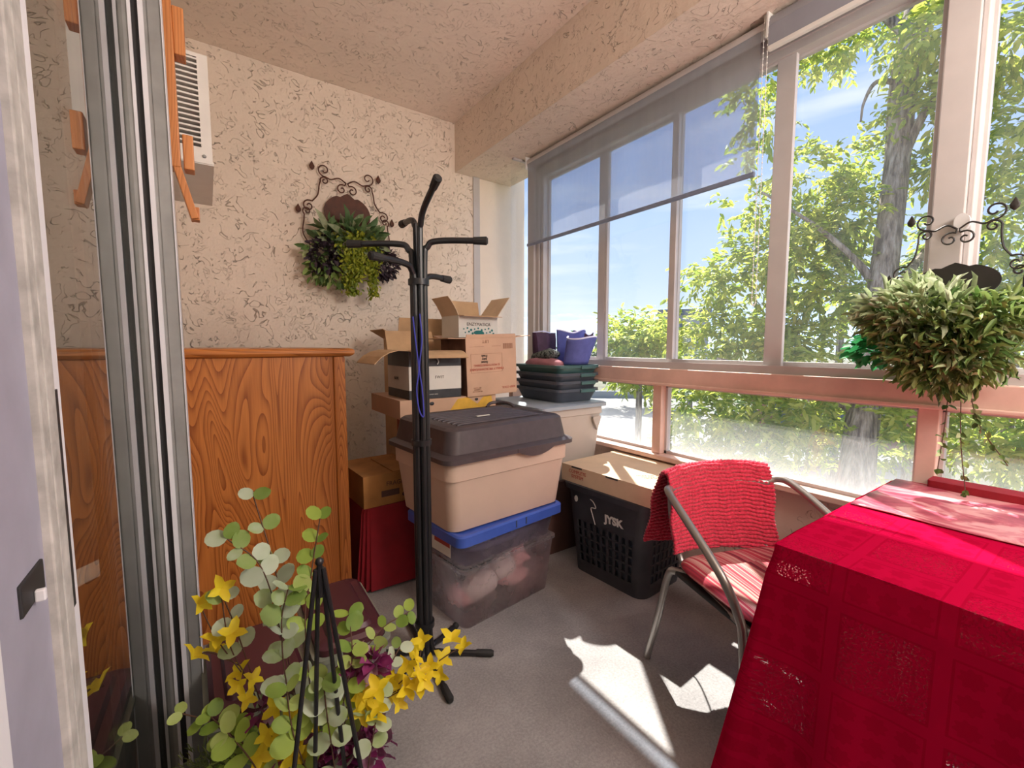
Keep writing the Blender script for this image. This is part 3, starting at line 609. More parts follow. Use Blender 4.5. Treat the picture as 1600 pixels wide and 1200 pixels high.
# ---- plastic bins
def bin_(name, label, cat, loc, rz, b, t, h, m, wall=.004, rim=.012, ledge=None, group=None, rimh=.012, r=.03):
    o = thing(name, label, cat, loc, rz, group)
    rg = []
    def at(f, off=0): return rrect(b[0]+(t[0]-b[0])*f+off*2, b[1]+(t[1]-b[1])*f+off*2, r, h*f)
    out = [at(0)]
    if ledge: out += [at(ledge), [(p[0]*1.0, p[1], p[2]) for p in rrect(b[0]+(t[0]-b[0])*ledge+.016, b[1]+(t[1]-b[1])*ledge+.016, r, h*ledge+.004)]]
    def z_(ring, z): return [(p[0], p[1], z) for p in ring]
    top = at(1)
    out += [z_(top, h-rimh), z_(at(1, rim), h-rimh), z_(at(1, rim), h), z_(at(1, -wall), h), z_(at(0, -wall), wall)]
    MB().loft(out).build('bin_body', m, o, smooth=True)
    return o
def pillow(mb, c, r, n=22, m=12, p=.55, seed=0):
    rings = []
    for a in range(1, m):
        t = PI*a/m; ring = []
        for k in range(n):
            u = 2*PI*k/n; cx_, cy_ = math.cos(u), math.sin(u); sgn = lambda v: (1 if v > 0 else -1)*abs(v)**p
            ring.append((c[0]+r[0]*sgn(cx_)*math.sin(t)**.6, c[1]+r[1]*sgn(cy_)*math.sin(t)**.6, c[2]-r[2]*math.cos(t)*(1+.15*math.sin(u*3+seed))))
        rings.append(ring)
    return mb.loft(rings)
SA = R_(7.5)
cb = bin_('clear_bin', 'clear plastic bin full of pale pink toys standing on the floor', 'storage bin', (1.027, 1.69, 0), SA, (.49, .33), (.535, .375), .262, M['clearbin'], .003, .008)
for k in range(12): MB().bx(-.20+k*.034, -.188+k*.034, -.198, -.190, .262, .268).build('rim_notch', M['clearbin'], cb)
MB().loft([rrect(.52, .36, .03, .2625), rrect(.52, .36, .03, .268)]).build('lid', M['clearbin2'], cb, smooth=True)
toys = []
for i, (x, y, z, rx, ry, rz_, mm, nm, lb) in enumerate((
    (-.08, -.05, .085, .12, .055, .06, 'offwhite', 'plush_toy', 'off-white plush toy lying low in the clear bin'),
    (.05, -.06, .13, .085, .05, .055, 'offwhite', 'plush_toy', 'off-white folded plush in the middle of the clear bin'),
    (.13, -.07, .155, .045, .04, .055, 'skin_pink', 'plush_toy', 'salmon pink plush head at the right in the clear bin'),
    (.10, -.05, .07, .10, .06, .05, 'skin_pink', 'plush_toy', 'pink plush body under the off-white one in the clear bin'),
    (-.17, -.02, .06, .05, .07, .045, 'skin_pink', 'plush_toy', 'small pink plush at the left corner of the clear bin'),
    (-.02, .07, .10, .17, .06, .08, 'pattern', 'folded_cloth', 'dark patterned cloth at the back of the clear bin'))):
    c = Vector((1.027, 1.69, 0)) + Matrix.Rotation(SA, 3, 'Z') @ Vector((x, y, 0)); mb = MB()
    n, m_ = 18, 10; rings = []
    for a in range(1, m_):
        t = PI*a/m_; rings.append([((rx*(1+.13*math.sin(3*2*PI*k/n+i)+.10*math.sin(t*5+k)))*math.sin(t)*math.cos(2*PI*k/n), (ry)*math.sin(t)*math.sin(2*PI*k/n), -rz_*math.cos(t)*(1+.12*math.sin(k*1.3+i))) for k in range(n)])
    mb.loft(rings)
    if i in (2,): mb.ball((-.025, -.0, .05), (.014, .01, .02)).ball((.02, 0, .052), (.014, .01, .02)).ball((.03, -.03, .0), (.022, .02, .018))
    o = mb.build(nm, M[mm], None, smooth=True, loc=(c.x, c.y, z)); o.rotation_euler = (0, R_(-12+i*9), SA)
    tag(o, lb, 'toy' if 'toy' in nm else 'cloth')
bl = bin_('blue_lid_bin', 'shallow smoky plastic bin with a blue lid under the tan tote', 'storage bin', (1.027, 1.69, .268), SA, (.50, .34), (.535, .375), .108, M['clearbin2'], .003, .004)
MB().loft([rrect(.545, .385, .03, .104), rrect(.60, .425, .035, .104), rrect(.60, .425, .035, .142), rrect(.585, .41, .03, .148), rrect(.56, .39, .03, .148), rrect(.555, .385, .03, .142)]).build('lid', M['blue'], bl, smooth=True, label='blue lid')
for q in (-.008, .05): MB().bx(q, q+.005, -.2145, -.2125, .112, .142).build('lid_latch', M['navy'], bl)
MB().bx(-.2675, -.2665, -.10, .05, .02, .09).build('paper_label', M['boxwhite'], bl)
MB().bx(-.2682, -.2674, -.095, .02, .06, .085).build('printed_panel', M['redink'], bl)
text('Bernard', .018, face_M((.09, -.1835, .085), (1, 0, 0), (0, 0, 1)), M['boxblack'], bl)
pillow(MB(), (0, 0, .052), (.235, .155, .046), 40, 14, .35).build('packed_contents', simple('grey_linen', (.28, .27, .32, 1), .9, .2, 20), bl, smooth=True)
# tan tote with brown lid
TA = R_(5)
tt = bin_('tan_tote', 'large tan plastic tote with a ridged dark brown lid', 'storage bin', (1.031, 1.734, .418), TA, (.60, .43), (.66, .50), .30, M['tan'], .004, .006, ledge=.70, r=.045)
lid = MB().loft([rrect(.67, .51, .045, .285), rrect(.705, .545, .05, .287), rrect(.705, .545, .05, .305), rrect(.685, .525, .05, .312), rrect(.655, .495, .05, .318), rrect(.625, .465, .05, .405), rrect(.60, .44, .045, .415)])
lo = lid.build('lid', M['umber'], tt, smooth=True, label='dark brown ridged lid')
q = MB()
for k in range(9):
    yy = -.165+k*.038; q.tube([(-.24, yy, .414), (-.22, yy, .418), (.20-.02*(k % 2), yy, .418), (.23, yy, .414)], .006, 8)
q.build('lid_ribs', M['umber'], lo, smooth=True)
MB().tube(smoothpath([(.17, .19, .414), (.20, .20, .432), (.235, .19, .436), (.262, .16, .436), (.275, .12, .43), (.285, .10, .414)]), .008, 8).build('lid_handle', M['umber'], lo, smooth=True)
MB().bx(-.07, .0, -.065, -.055, .4215, .425).build('lid_sticker', M['boxwhite'], lo)
MB().loft([[(.10+.11*c, -.268, .292-.03*s_*(1-c*c)) for c in [k/8 for k in range(-8, 9)]]+[(.10+.11*c, -.268, .305) for c in [k/8 for k in range(8, -9, -1)]] for s_ in (1,)] +
          [[(.10+.11*c, -.2745, .292-.03*(1-c*c)) for c in [k/8 for k in range(-8, 9)]]+[(.10+.11*c, -.2745, .305) for c in [k/8 for k in range(8, -9, -1)]]]).build('lid_latch', M['umber'], lo)
# lower dark carton + grey tote behind
dk = carton('dark_carton', 'dark brown carton on the floor under the warm grey tote', 'box', (1.64, 2.03, 0), 0, .46, .46, .40, M['kraft_d'], closed=True)
gt = bin_('grey_tote', 'warm grey tote with a pale lid under the dark stacked crates', 'storage bin', (1.66, 2.03, .40), 0, (.40, .42), (.455, .50), .42, M['greyp'], .004, .008, ledge=.86, r=.035)
MB().loft([rrect(.48, .52, .04, .405), rrect(.50, .54, .04, .407), rrect(.50, .54, .04, .424), rrect(.48, .52, .04, .43)]).build('lid', M['greyblue'], gt, smooth=True, label='pale blue-grey lid')
MB().add([(.13, -.252, .35), (.19, -.252, .35), (.19, -.252, .33), (.16, -.250, .27), (.13, -.252, .34), (.13, -.262, .35), (.19, -.262, .35), (.19, -.262, .33), (.165, -.262, .27), (.13, -.262, .34)], [(5, 6, 7, 8, 9), (0, 1, 6, 5), (1, 2, 7, 6), (2, 3, 8, 7), (3, 4, 9, 8)]).build('side_grip', M['greyp'], gt)
# stacked crates
for k in range(4):
    top = k == 3
    o = bin_('stacking_crate', ['dark slate crate at the very bottom of the stack of four', 'dark slate crate second from the bottom of the stack of four', 'dark slate crate just under the green one', 'dark green crate at the top of the stack, holding mats and cushions'][k],
             'crate', (1.745, 2.045, .832+k*.045), R_(1.2*(k % 2)), (.27, .36), (.31, .41), .075, M['green_d'] if top else M['navy'], .003, .010, group='stacked crates by the window', r=.035, rimh=.016)
    MB().bx(.0, .115, -.222, -.212, .052, .072).build('grip', M['green_d'], o, bevel=.003)
# things in the top crate
o = pillow(MB(), (0, 0, 0), (.05, .15, .032)).build('rose_cushion', M['pinkcloth'], None, smooth=True, loc=(1.672, 2.07, 1.045)); o.rotation_euler = (0, 0, R_(3)); tag(o, 'flat dusty rose cushion at the left in the green crate', 'cushion')
o = pillow(MB(), (0, 0, 0), (.045, .13, .032), seed=2).build('patterned_cushion', M['pattern'], None, smooth=True, loc=(1.705, 2.10, 1.092)); o.rotation_euler = (R_(-9), R_(12), R_(-8)); tag(o, 'rolled black and grey patterned cushion lying on the rose one', 'cushion')
# plum bag
bgm = MB().loft([[(x*s_, y*s2, z) for (x, y, _) in [(.085*math.cos(2*PI*k/24), .05*math.sin(2*PI*k/24)+.006*math.sin(k*1.7), 0) for k in range(24)]] for (s_, s2, z) in ((.9, 1, 0), (1, 1.1, .08), (1.06, .9, .16), (1.1, .55, .20))])
o = bgm.build('plum_bag', M['maroonbag'], None, smooth=True, loc=(1.765, 2.185, 1.035)); tag(o, 'dark plum fabric bag standing at the back of the green crate', 'bag')
MB().tube(smoothpath([(-.09, -.0, .20), (-.04, -.03, .208), (.02, -.025, .20), (.09, .0, .19)]), .004, 6).build('bag_piping', M['purple_e'], o, smooth=True)
# curled mats
def mat_sheet(name, label, path, h, loc, m, lean=(0, 0), t=.007, mesh=False):
    P = smoothpath([(x, y, 0) for x, y in path], 8); rows = []
    for i in range(9):
        s_ = i/8; rows.append([(p.x*(1+.25*s_)+lean[0]*s_, p.y*(1+.25*s_)+lean[1]*s_, h*s_*(1-.10*math.sin(j/len(P)*PI*2)**2)) for j, p in enumerate(P)])
    o = MB().grid(rows).build(name, m, None, smooth=True, solid=t, loc=loc); tag(o, label, 'mat')
    top = rows[-1]; MB().tube([Vector(p)+Vector((0, 0, .001)) for p in top], t*.75, 6).build('mat_edge', M['purple_e'], o, smooth=True); return o
mat_sheet('rolled_mat', 'blue-violet foam mat curled open at the front of the green crate', [(-.06, .03), (-.095, -.01), (-.06, -.06), (.01, -.07), (.07, -.02), (.06, .05), (.02, .08)], .16, (1.795, 1.925, 1.045), M['purple'], (.03, -.02))
mat_sheet('curled_mat', 'taller blue-violet foam mat leaning right behind the front mat', [(-.06, .06), (-.01, .0), (.03, -.03), (.07, .0), (.06, .07)], .205, (1.82, 1.99, 1.045), M['purple'], (.02, .0))
mat_sheet('ribbed_mat', 'dark ribbed mat leaning out rightmost in the green crate', [(.0, .05), (.03, .0), (.055, -.05)], .19, (1.825, 1.97, 1.045), M['maroonbag'], (.03, .0), .004)

# laundry basket
lb = thing('laundry_basket', 'dark plastic laundry basket with white JYSK lettering by the low wall', 'basket', (1.705, 1.435, 0), R_(4))
def ringb(f, off=0): return rrect(.33+.07*f+off*2, .42+.07*f+off*2, .055, .46*f, n=6)
bm = MB(); bm.loft([ringb(0), ringb(.1)], cap1=False)
BH = .46
bm.loft([ringb(.1), ringb(.1, -.004)], cap0=False, cap1=False)
# perforated walls: rows of bars between solid bands
def wallpt(side, u, f):
    lx, ly = .33+.07*f, .42+.07*f
    return {0: Vector((-lx/2, -u*(ly-.11)/2, BH*f)), 1: Vector((u*(lx-.11)/2, -ly/2, BH*f)), 2: Vector((lx/2, u*(ly-.11)/2, BH*f)), 3: Vector((-u*(lx-.11)/2, ly/2, BH*f))}[side]
for side in range(4):
    n_ = {0: Vector((-1, 0, 0)), 1: Vector((0, -1, 0)), 2: Vector((1, 0, 0)), 3: Vector((0, 1, 0))}[side]; nc = 9 if side % 2 == 0 else 7
    def panel(u0, u1, f0, f1):
        P = [wallpt(side, u0, f0), wallpt(side, u1, f0), wallpt(side, u1, f1), wallpt(side, u0, f1)]
        bm.add(P+[p-n_*.006 for p in P], [(0, 1, 2, 3), (7, 6, 5, 4), (0, 4, 5, 1), (1, 5, 6, 2), (2, 6, 7, 3), (3, 7, 4, 0)])
    panel(-1, 1, .1, .14); panel(-1, 1, .62 if side in (0, 2) else .66, 1)
    top = .62 if side in (0, 2) else .66
    for r_ in range(5):
        f0 = .14+(top-.14)*r_/5; f1 = .14+(top-.14)*(r_+1)/5
        panel(-1, 1, f1-.022, f1)
    for c in range(nc+1):
        u = -1+2*c/nc; panel(max(-1, u-.05), min(1, u+.05), .14, top)
for (sx_, sy_, a0) in ((1, 1, 0), (-1, 1, 90), (-1, -1, 180), (1, -1, 270)):
    rows = []
    for f in (.1, .5, 1): lx, ly = .33+.07*f, .42+.07*f; rows.append([(sx_*(lx/2-.055)+.055*math.cos(R_(a0+15*k)), sy_*(ly/2-.055)+.055*math.sin(R_(a0+15*k)), BH*f) for k in range(7)])
    bm.grid(rows)
bm.loft([ringb(1, -.005), [(p[0], p[1], BH-.03) for p in ringb(1, .012)], [(p[0], p[1], BH) for p in ringb(1, .016)], [(p[0], p[1], BH+.004) for p in ringb(1, .004)], [(p[0], p[1], BH-.03) for p in ringb(1, -.006)]], cap0=False, cap1=False)
bm.build('basket_body', M['charcoal'], lb, smooth=True)
MB().loft([rrect(.30, .39, .05, .05), rrect(.33, .42, .05, .30)]).build('laundry_inside', M['navy'], lb, smooth=True)
fm_ = lambda y, z: face_M((-.1655-.035*z/BH-.0035, y, z), (0, -1, 0), (-.035/BH*-1*-1, 0, 1))
text('JYSK', .052, fm_(-.065, .335), M['white'], lb, name='shop_lettering', ext=.001, bold=.0022)
MB().tube(smoothpath([(-.197, .075, .405), (-.197, .055, .395), (-.197, .04, .37), (-.196, .07, .362), (-.196, .06, .33), (-.193, .045, .285)]), [.0022]*41, 6).build('goose_mark', M['white'], lb, smooth=True)
MB().loft([[(-.1985-.002*s_, .165+.011*math.cos(2*PI*k/14), .385+.016*math.sin(2*PI*k/14)) for k in range(14)] for s_ in (0, 1)]).build('round_sticker', M['white'], lb)
# flat carton on the basket
fc = carton('flat_carton', 'flat closed kraft carton lying on the laundry basket in the sun', 'box', (1.712, 1.425, .464), R_(3), .43, .54, .085, M['kraft_l'], closed=True)
text('COMPLETE\nSYSTEM', .024, face_M((-.2162, -.0+.16, .045), (0, -1, 0), (0, 0, 1)), M['redink'], fc)
text('handle with care\nthis side up\nstore flat', .018, face_M((-.07, -.16, .0856), (.75, -.65, 0), (.65, .75, 0)), M['brownink'], fc)
for q in (.13, -.09): MB().bx(-.2160, -.2150, q, q+.07, .076, .084).build('hand_slot', M['boxblack'], fc)
o = MB().tube(smoothpath([(1.545, 1.165, .468), (1.56, 1.10, .475), (1.50, 1.02, .50), (1.45, .98, .52)]), .003, 6).build('white_cable', M['cable'], None, smooth=True); tag(o, 'short white cable sticking out between the flat carton and the towel', 'cable')

# ---- chair
CHA = R_(-20.5)
ch = thing('armchair', 'grey tube-framed armchair with red towel drawn up to the table', 'chair', (1.405, .625, 0), CHA)
# local: +x right, +y to the back of the chair
for s_ in (-1, 1):
    arm = MB().tube(smoothpath([(s_*.20, .215, .655), (s_*.225, .20, .668), (s_*.245, .16, .662), (s_*.255, .05, .612), (s_*.257, -.06, .55), (s_*.253, -.12, .50), (s_*.245, -.155, .44), (s_*.24, -.17, .38), (s_*.24, -.185, .2), (s_*.24, -.20, .005)], 6), .0125, 12)
    arm.build('arm_and_front_leg', M['frame'], ch, smooth=True)
    MB().tube(smoothpath([(s_*.17, .14, .385), (s_*.20, .175, .385), (s_*.215, .20, .36), (s_*.225, .24, .18), (s_*.235, .285, .005)], 6), .0125, 12).build('rear_leg', M['frame'], ch, smooth=True)
    MB().tube(smoothpath([(s_*.21, -.17, .39), (s_*.19, .0, .385), (s_*.175, .17, .40), (s_*.19, .225, .55), (s_*.19, .24, .69)], 6), .010, 10).build('side_rail', M['frame'], ch, smooth=True)
MB().tube(smoothpath([(-.20, .215, .652), (-.12, .245, .658), (0, .262, .66), (.12, .245, .658), (.20, .215, .652)], 6), .0125, 12).build('back_rail', M['frame'], ch, smooth=True)
MB().bx(-.21, .21, -.20, .19, .375, .392).build('seat', M['rubber'], ch, bevel=.005)
pillow(MB(), (0, -.01, .418), (.215, .205, .030), 40, 14, .4).build('seat_cushion', M['cushion'], ch, smooth=True, label='red and cream striped seat cushion')
# towel over the back of the chair
tw = []; nu, nv = 90, 330
prof = smoothpath([(.205, .425), (.222, .50), (.236, .60), (.242, .66), (.262, .712), (.295, .706), (.312, .64), (.315, .52), (.325, .43)], 20)
seg = [0]
for i in range(1, len(prof)): seg.append(seg[-1]+(prof[i]-prof[i-1]).length)
LT = seg[-1]
rows = []
for i in range(nv+1):
    s_ = LT*i/nv; j = max(k for k in range(len(seg)) if seg[k] <= s_+1e-9); j = min(j, len(prof)-2); t = (s_-seg[j])/(seg[j+1]-seg[j]); p = prof[j].lerp(prof[j+1], min(1, t)); tg = (prof[j+1]-prof[j]).normalized(); nrm = Vector((-tg.y, tg.x))
    row = []
    for k in range(nu+1):
        u = -1+2*k/nu; front = s_ < LT*.5; half = .205+.012*(1 if front else 2)*(1-s_/LT)
        bow = .045*(1-u*u)-.038 ; zz = p.y + .006 - .014*abs(u)**4*(1-abs(s_/LT-.5)*2) - (.02*u if front else -.03*u)*abs(s_/LT-.5)*2
        rid = .0042*math.sin(s_*2*PI/.0135+1.0*math.sin(u*9)+.7*math.sin(u*23+s_*30)) + .0030*math.sin(u*88+s_*50)*math.sin(s_*2*PI/.0135+1)
        side = -1 if front else 1
        row.append((u*half+.004*math.sin(s_*40), p.x+bow+nrm.x*-rid*1.0 + (.16*max(0, -u-.45)*(s_/LT-.5)*2 if not front else 0), zz+nrm.y*-rid))
    rows.append(row)
o = MB().grid(rows).build('red_towel', M['towel'], None, smooth=False, solid=.006); o.location = ch.location; o.rotation_euler = (0, 0, CHA)
o.data.polygons.foreach_set('use_smooth', [True]*len(o.data.polygons)); tag(o, 'ribbed red chenille towel hung over the back of the armchair', 'towel')

# ---- table
TX0, TX1, TY0, TY1, TZ = 1.037, 1.90, -1.05, .450, .70
tb2 = thing('dining_table', 'long table under the red lace cloth beside the windows', 'table', ((TX0+TX1)/2, -.3, 0))
MB().bx(-.425, .425, -.74, .742, .665, .695).build('tabletop', M['white'], tb2, bevel=.004)
for sx_ in (-1, 1):
    for sy_ in (-1, 1): MB().tube([(sx_*.36, sy_*.68, 0), (sx_*.36, sy_*.68, .66)], .02, 12).build('leg', M['white'], tb2, smooth=True)
# cloth
EDG = []   # (x, y, outx, outy, s)
s_ = 0
def addp(x, y, nx, ny): EDG.append((x, y, nx, ny))
NE = 70
for i in range(40): addp(TX1-(TX1-TX0-.012)*i/40, TY1, 0, 1)
for i in range(15): a_ = R_(90+90*i/14); addp(TX0+.012+.012*math.cos(a_), TY1-.012+.012*math.sin(a_), math.cos(a_), math.sin(a_))
for i in range(1, 90): addp(TX0, TY1-.012-(TY1-.012-TY0)*i/89, -1, 0)
rows = [[], ]
us = [0]
for i in range(1, len(EDG)): us.append(us[-1]+math.hypot(EDG[i][0]-EDG[i-1][0], EDG[i][1]-EDG[i-1][1])+ (.022 if 40 <= i < 55 else 0))
cc = us[47]
NV = 46; V = []; UV = []
for i, (x, y, nx, ny) in enumerate(EDG):
    u = us[i]-cc; corner = math.exp(-(u/.17)**2)
    if u < -.30: Lh = .055+.0*u
    elif u < -.12: Lh = .055+(.70-.055)*((u+.30)/.18)**1.0
    else: Lh = .70 + .012*corner - (.075*math.exp(-((u-.30)/.13)**2) if u > 0 else 0) - .05*(1-corner)*(u > 0) - .12*max(0, u-.7)*.3
    for j in range(NV+1):
        v = j/NV; ln = Lh*v
        fold = (.022*math.sin(u*21+1.0)+.012*math.sin(u*47))*(v**1.3)*(1 if u > .1 else .4)
        out = .010*min(1, v*12)+.045*v + corner*.085*v**1.1 + fold
        if -.3 < u < 0: out = out*.8
        V.append((x+nx*out*(1 if u > -.02 else 1), y+ny*out, TZ+.004-ln*(1-.02*v)-.006*min(1, v*20)))
        UV.append((TX0+.0*u-ln if u > 0 else TX0-u*.0-ln, y) if u > 0.02 else (x, TY1+ln))
mb = MB(); mb.v = V; mb.uv = UV
n = NV+1
for i in range(len(EDG)-1):
    for j in range(NV): mb.f.append((i*n+j, i*n+j+1, (i+1)*n+j+1, (i+1)*n+j))
base = len(mb.v); nx_, ny_ = 30, 50
for i in range(nx_+1):
    for j in range(ny_+1):
        x = TX0+(TX1-TX0)*i/nx_; y = TY0+(TY1-TY0)*j/ny_; mb.v.append((x, y, TZ+.004+.0012*math.sin(x*23+y*11))); mb.uv.append((x, y))
for i in range(nx_):
    for j in range(ny_): a_ = base+i*(ny_+1)+j; mb.f.append((a_, a_+ny_+1, a_+ny_+2, a_+1))
cl = mb.build('lace_tablecloth', M['lace'], None, smooth=True); tag(cl, 'bright red lace tablecloth hanging to the floor over the table', 'tablecloth')
cl.data.polygons.foreach_set('use_smooth', [True]*len(cl.data.polygons))
rn = MB(); rows = [[(1.47+.40*i/16, .445-1.4*j/40, .7075+.0015*math.sin(i*1.3+j*.7)) for i in range(17)] for j in range(41)]
o = rn.grid(rows).build('table_runner', M['runner'], None, smooth=True, solid=.002); tag(o, 'rose floral runner along the window side of the red table', 'table runner')
o = MB().loft([rrect(.075, 1.25, .008, z, 1.885, -.26) for z in (.708, .712, .726, .730)]).build('folded_cloth', simple('crimson_folded_cloth', (.30, .008, .02, 1), .8, .1, 20), None, smooth=True); tag(o, 'folded dark red cloth lying against the window at the table edge', 'cloth')

# ---- maroon-lidded bins
for (cx_, cy_, lx, ly, z, lab, rz_) in ((.065, 1.335, .22, .35, .27, 'grey-green bin with a maroon lid nearest the sliding door', 2), (.305, 1.395, .20, .36, .30, 'grey-green bin with a maroon lid nearer the coat rack', -1)):
    o = bin_('maroon_lid_bin', lab, 'storage bin', (cx_, cy_, 0), R_(rz_), (lx-.03, ly-.03), (lx, ly), z, M['olive'], .004, .008, group='maroon-lidded bins behind the flowers', r=.03)
    MB().loft([rrect(lx-.012, ly-.012, .03, z-.02), rrect(lx-.008, ly-.008, .03, z+.018), rrect(lx-.03, ly-.03, .03, z+.028), rrect(lx-.07, ly-.07, .025, z+.028), rrect(lx-.085, ly-.085, .02, z+.040), rrect(lx-.10, ly-.10, .02, z+.042)]).build('lid', M['maroon'], o, smooth=True, label='maroon lid')

# ============================================================ blinds
bd = thing('roller_blind', 'pale translucent roller blind half lowered over the left window panes', 'blind', (W-.06, 1.72, 2.385))
MB().tube([(0, -.775, .015), (0, .785, .015)], .030, 16).build('roller_tube', M['blind'] if False else M['alu'], bd, smooth=True)
MB().bx(-.035, .035, -.785, -.778, -.025, .055).build('roller_bracket', M['white'], bd); MB().bx(-.035, .035, .788, .795, -.025, .055).build('roller_bracket', M['white'], bd)
rows = [[(-.028+.006*math.sin(j*.35)*(i/10)*.5, -.765+1.54*j/60, .015-.545*i/10) for j in range(61)] for i in range(11)]
MB().grid(rows).build('blind_fabric', M['blind'], bd, smooth=True)
MB().bx(-.036, -.020, -.765, .775, -.548, -.528).build('bottom_bar', simple('blue_grey_bar', (.22, .27, .38, 1), .5), bd, bevel=.004)
P = []
for s_ in (-1, 1): P.append([(-.04, -.79+.008*s_, .02-.022*k) for k in range(50)])
q = MB()
for pp in P:
    for p in pp: q.ball(p, .0032, 6, 4)
q.tube([(P[0][0]), (P[0][-1])], .001, 5).tube([P[1][0], P[1][-1]], .001, 5).tube(smoothpath([P[0][-1], (-.04, -.79, P[0][-1][2]-.012), P[1][-1]]), .0025, 5)
q.build('bead_chain', M['white'], bd)['kind'] = 'stuff'
b2 = thing('roller_blind', 'rolled-up grey roller blind above the windows on the right', 'blind', (W-.06, .1, 2.385))
MB().tube([(0, -.75, .012), (0, .82, .012)], .040, 16).build('roller_tube', simple('grey_blind_roll', (.33, .33, .36, 1), .8, .05), b2, smooth=True)
MB().bx(-.042, -.030, -.75, .82, -.075, -.0).build('blind_fabric', simple('grey_blind_fabric', (.30, .31, .36, 1), .8, .05), b2)
MB().bx(-.046, -.026, -.75, .82, -.092, -.075).build('bottom_bar', M['white'], b2, bevel=.003)
MB().bx(-.045, .035, .822, .829, -.04, .055).build('roller_bracket', M['white'], b2)

# ============================================================ wrought iron planters
def rand_dirs(n, bias=(0, 0, 0), k=1.0):
    d = rng.normal(size=(n, 3)); d /= np.linalg.norm(d, axis=1)[:, None]; d = d*k + np.array(bias); return d/np.linalg.norm(d, axis=1)[:, None]
def scrolls(parent, m, ax, az, sc, r, xs=1.0):
    ax = Vector(ax); az = Vector(az); T = lambda x, z: (ax*x*xs+az*z)*sc
    nrm = ax.cross(az)
    def sp(cx, cz, rr, a0, turns): return [T(cx, cz) + (ax*math.cos(a0+turns*2*PI*t/20)+az*math.sin(a0+turns*2*PI*t/20))*rr*sc*(1-.78*t/20) for t in range(21)]
    for s_ in (-1, 1):
        def mk(path, c, rr, a0, turns, c2=None, rr2=0, a02=0, t2=0):
            A = sp(s_*c[0], c[1], rr, a0 if s_ > 0 else PI-a0, turns*s_)
            pts = A[::-1] + smoothpath([A[0]]+[T(s_*x, z) for x, z in path], 6)[1:]
            if c2: B = sp(s_*c2[0], c2[1], rr2, a02 if s_ > 0 else PI-a02, t2*s_); pts = pts + smoothpath([pts[-1], B[0]], 4)[1:] + B[1:]
            MB().tube(pts, r, 6).build('scroll', m, parent, smooth=True)
        mk([(.36, .80), (.18, .86), (.02, .78)], (.50, .98), .15, -PI*.55, 1.2, (-.0+.12, .62), .12, PI*.7, -1.2)
        mk([(.62, .62), (.66, .40), (.78, .24)], (.50, .74), .10, -PI*.1, 1.3, (.86, .12), .13, PI*.55, -1.25)
        mk([(.97, -.2), (1.0, -.5), (.86, -.75)], (.90, .0), .10, -PI*.3, 1.2)
        mk([(.30, -1.28), (.12, -1.22)], (.42, -1.18), .10, PI*1.5, 1.2)
        for (bx_, bz_) in ((.76, 1.02), (1.08, .02)):
            c = T(s_*bx_, bz_); MB().loft([[c + (az*t + (ax*math.cos(2*PI*k/8) + nrm*math.sin(2*PI*k/8)*.5)*w_)*sc for k in range(8)] for t, w_ in ((-.09, .01), (-.05, .05), (0, .06), (.06, .03), (.11, .003))]).build('leaf_finial', m, parent, smooth=True)
def plaque(parent, m, ax, az, cz, rx, rz, th):
    ax = Vector(ax); az = Vector(az); n = ax.cross(az)
    out = []
    for d_ in (-th, th):
        out.append([ax*rx*math.cos(2*PI*k/40)+az*(cz+rz*math.sin(2*PI*k/40)+(.10*rz*math.cos((k-10)*PI/2) if 7 < k < 13 else 0))+n*d_ for k in range(40)])
    MB().loft(out).build('oval_plaque', m, parent)
def clump(P0, R0, n, ln, wd, m, parent, name, bias=(0, 0, -.4), k=1.0, shell=.55, upv=None, cup=.1, round_=False):
    d = rng.normal(size=(n, 3)); d /= np.linalg.norm(d, axis=1)[:, None]; rr = (shell + (1-shell)*rng.random(n))[:, None]
    P = np.array(P0) + d*rr*np.array(R0); D_ = d*.8 + rng.normal(size=(n, 3))*.5*k + np.array(bias); U = rng.normal(size=(n, 3))*.6 + np.array(upv or (0, 0, 1))
    L_ = ln*(.7+.6*rng.random(n)); return leaves_mesh(name, P, D_, U, L_, L_*wd, m, parent, cup, round_)
# on the far wall
wp = thing('wall_planter', 'rust brown scrolled iron planter with greenery hung on the stucco wall', 'planter', (.79, D-.03, 1.98))
scrolls(wp, M['rust'], (1, 0, 0), (0, 0, 1), .27, .0042)
plaque(wp, M['rust'], (1, 0, 0), (0, 0, 1), .02, .145, .115, .004)
MB().tube([(x*.2, -.02-.10*math.cos(x*PI/2), -.12) for x in [k/8 for k in range(-8, 9)]], .005, 6).tube([(x*.14, -.02-.08*math.cos(x*PI/2), -.30) for x in [k/8 for k in range(-8, 9)]], .005, 6).build('basket_hoops', M['rust'], wp, smooth=True)
def part_clump(p, *a, **k):
    o = clump(*a, **k); return o
clump((0, -.09, -.16), (.21, .085, .10), 160, .085, .40, M['varieg'], wp, 'variegated_leaves', bias=(0, -.4, .15), upv=(0, -1, .2))
clump((-.03, -.12, -.14), (.16, .04, .05), 12, .13, .34, M['varieg'], wp, 'large_leaves', bias=(0, -.2, .9), upv=(0, -1, 0), shell=.2)
clump((-.17, -.09, -.28), (.10, .07, .12), 420, .032, .8, M['berry'], wp, 'dark_grape_leaves', bias=(-.1, -.3, -.4))
clump((.19, -.09, -.28), (.10, .07, .12), 380, .034, .75, M['berry'], wp, 'dark_grape_leaves', bias=(.1, -.3, -.4))
clump((-.12, -.08, -.30), (.18, .06, .16), 160, .06, .45, M['vine'], wp, 'ivy_leaves', bias=(-.2, -.3, -.6), upv=(0, -1, 0))
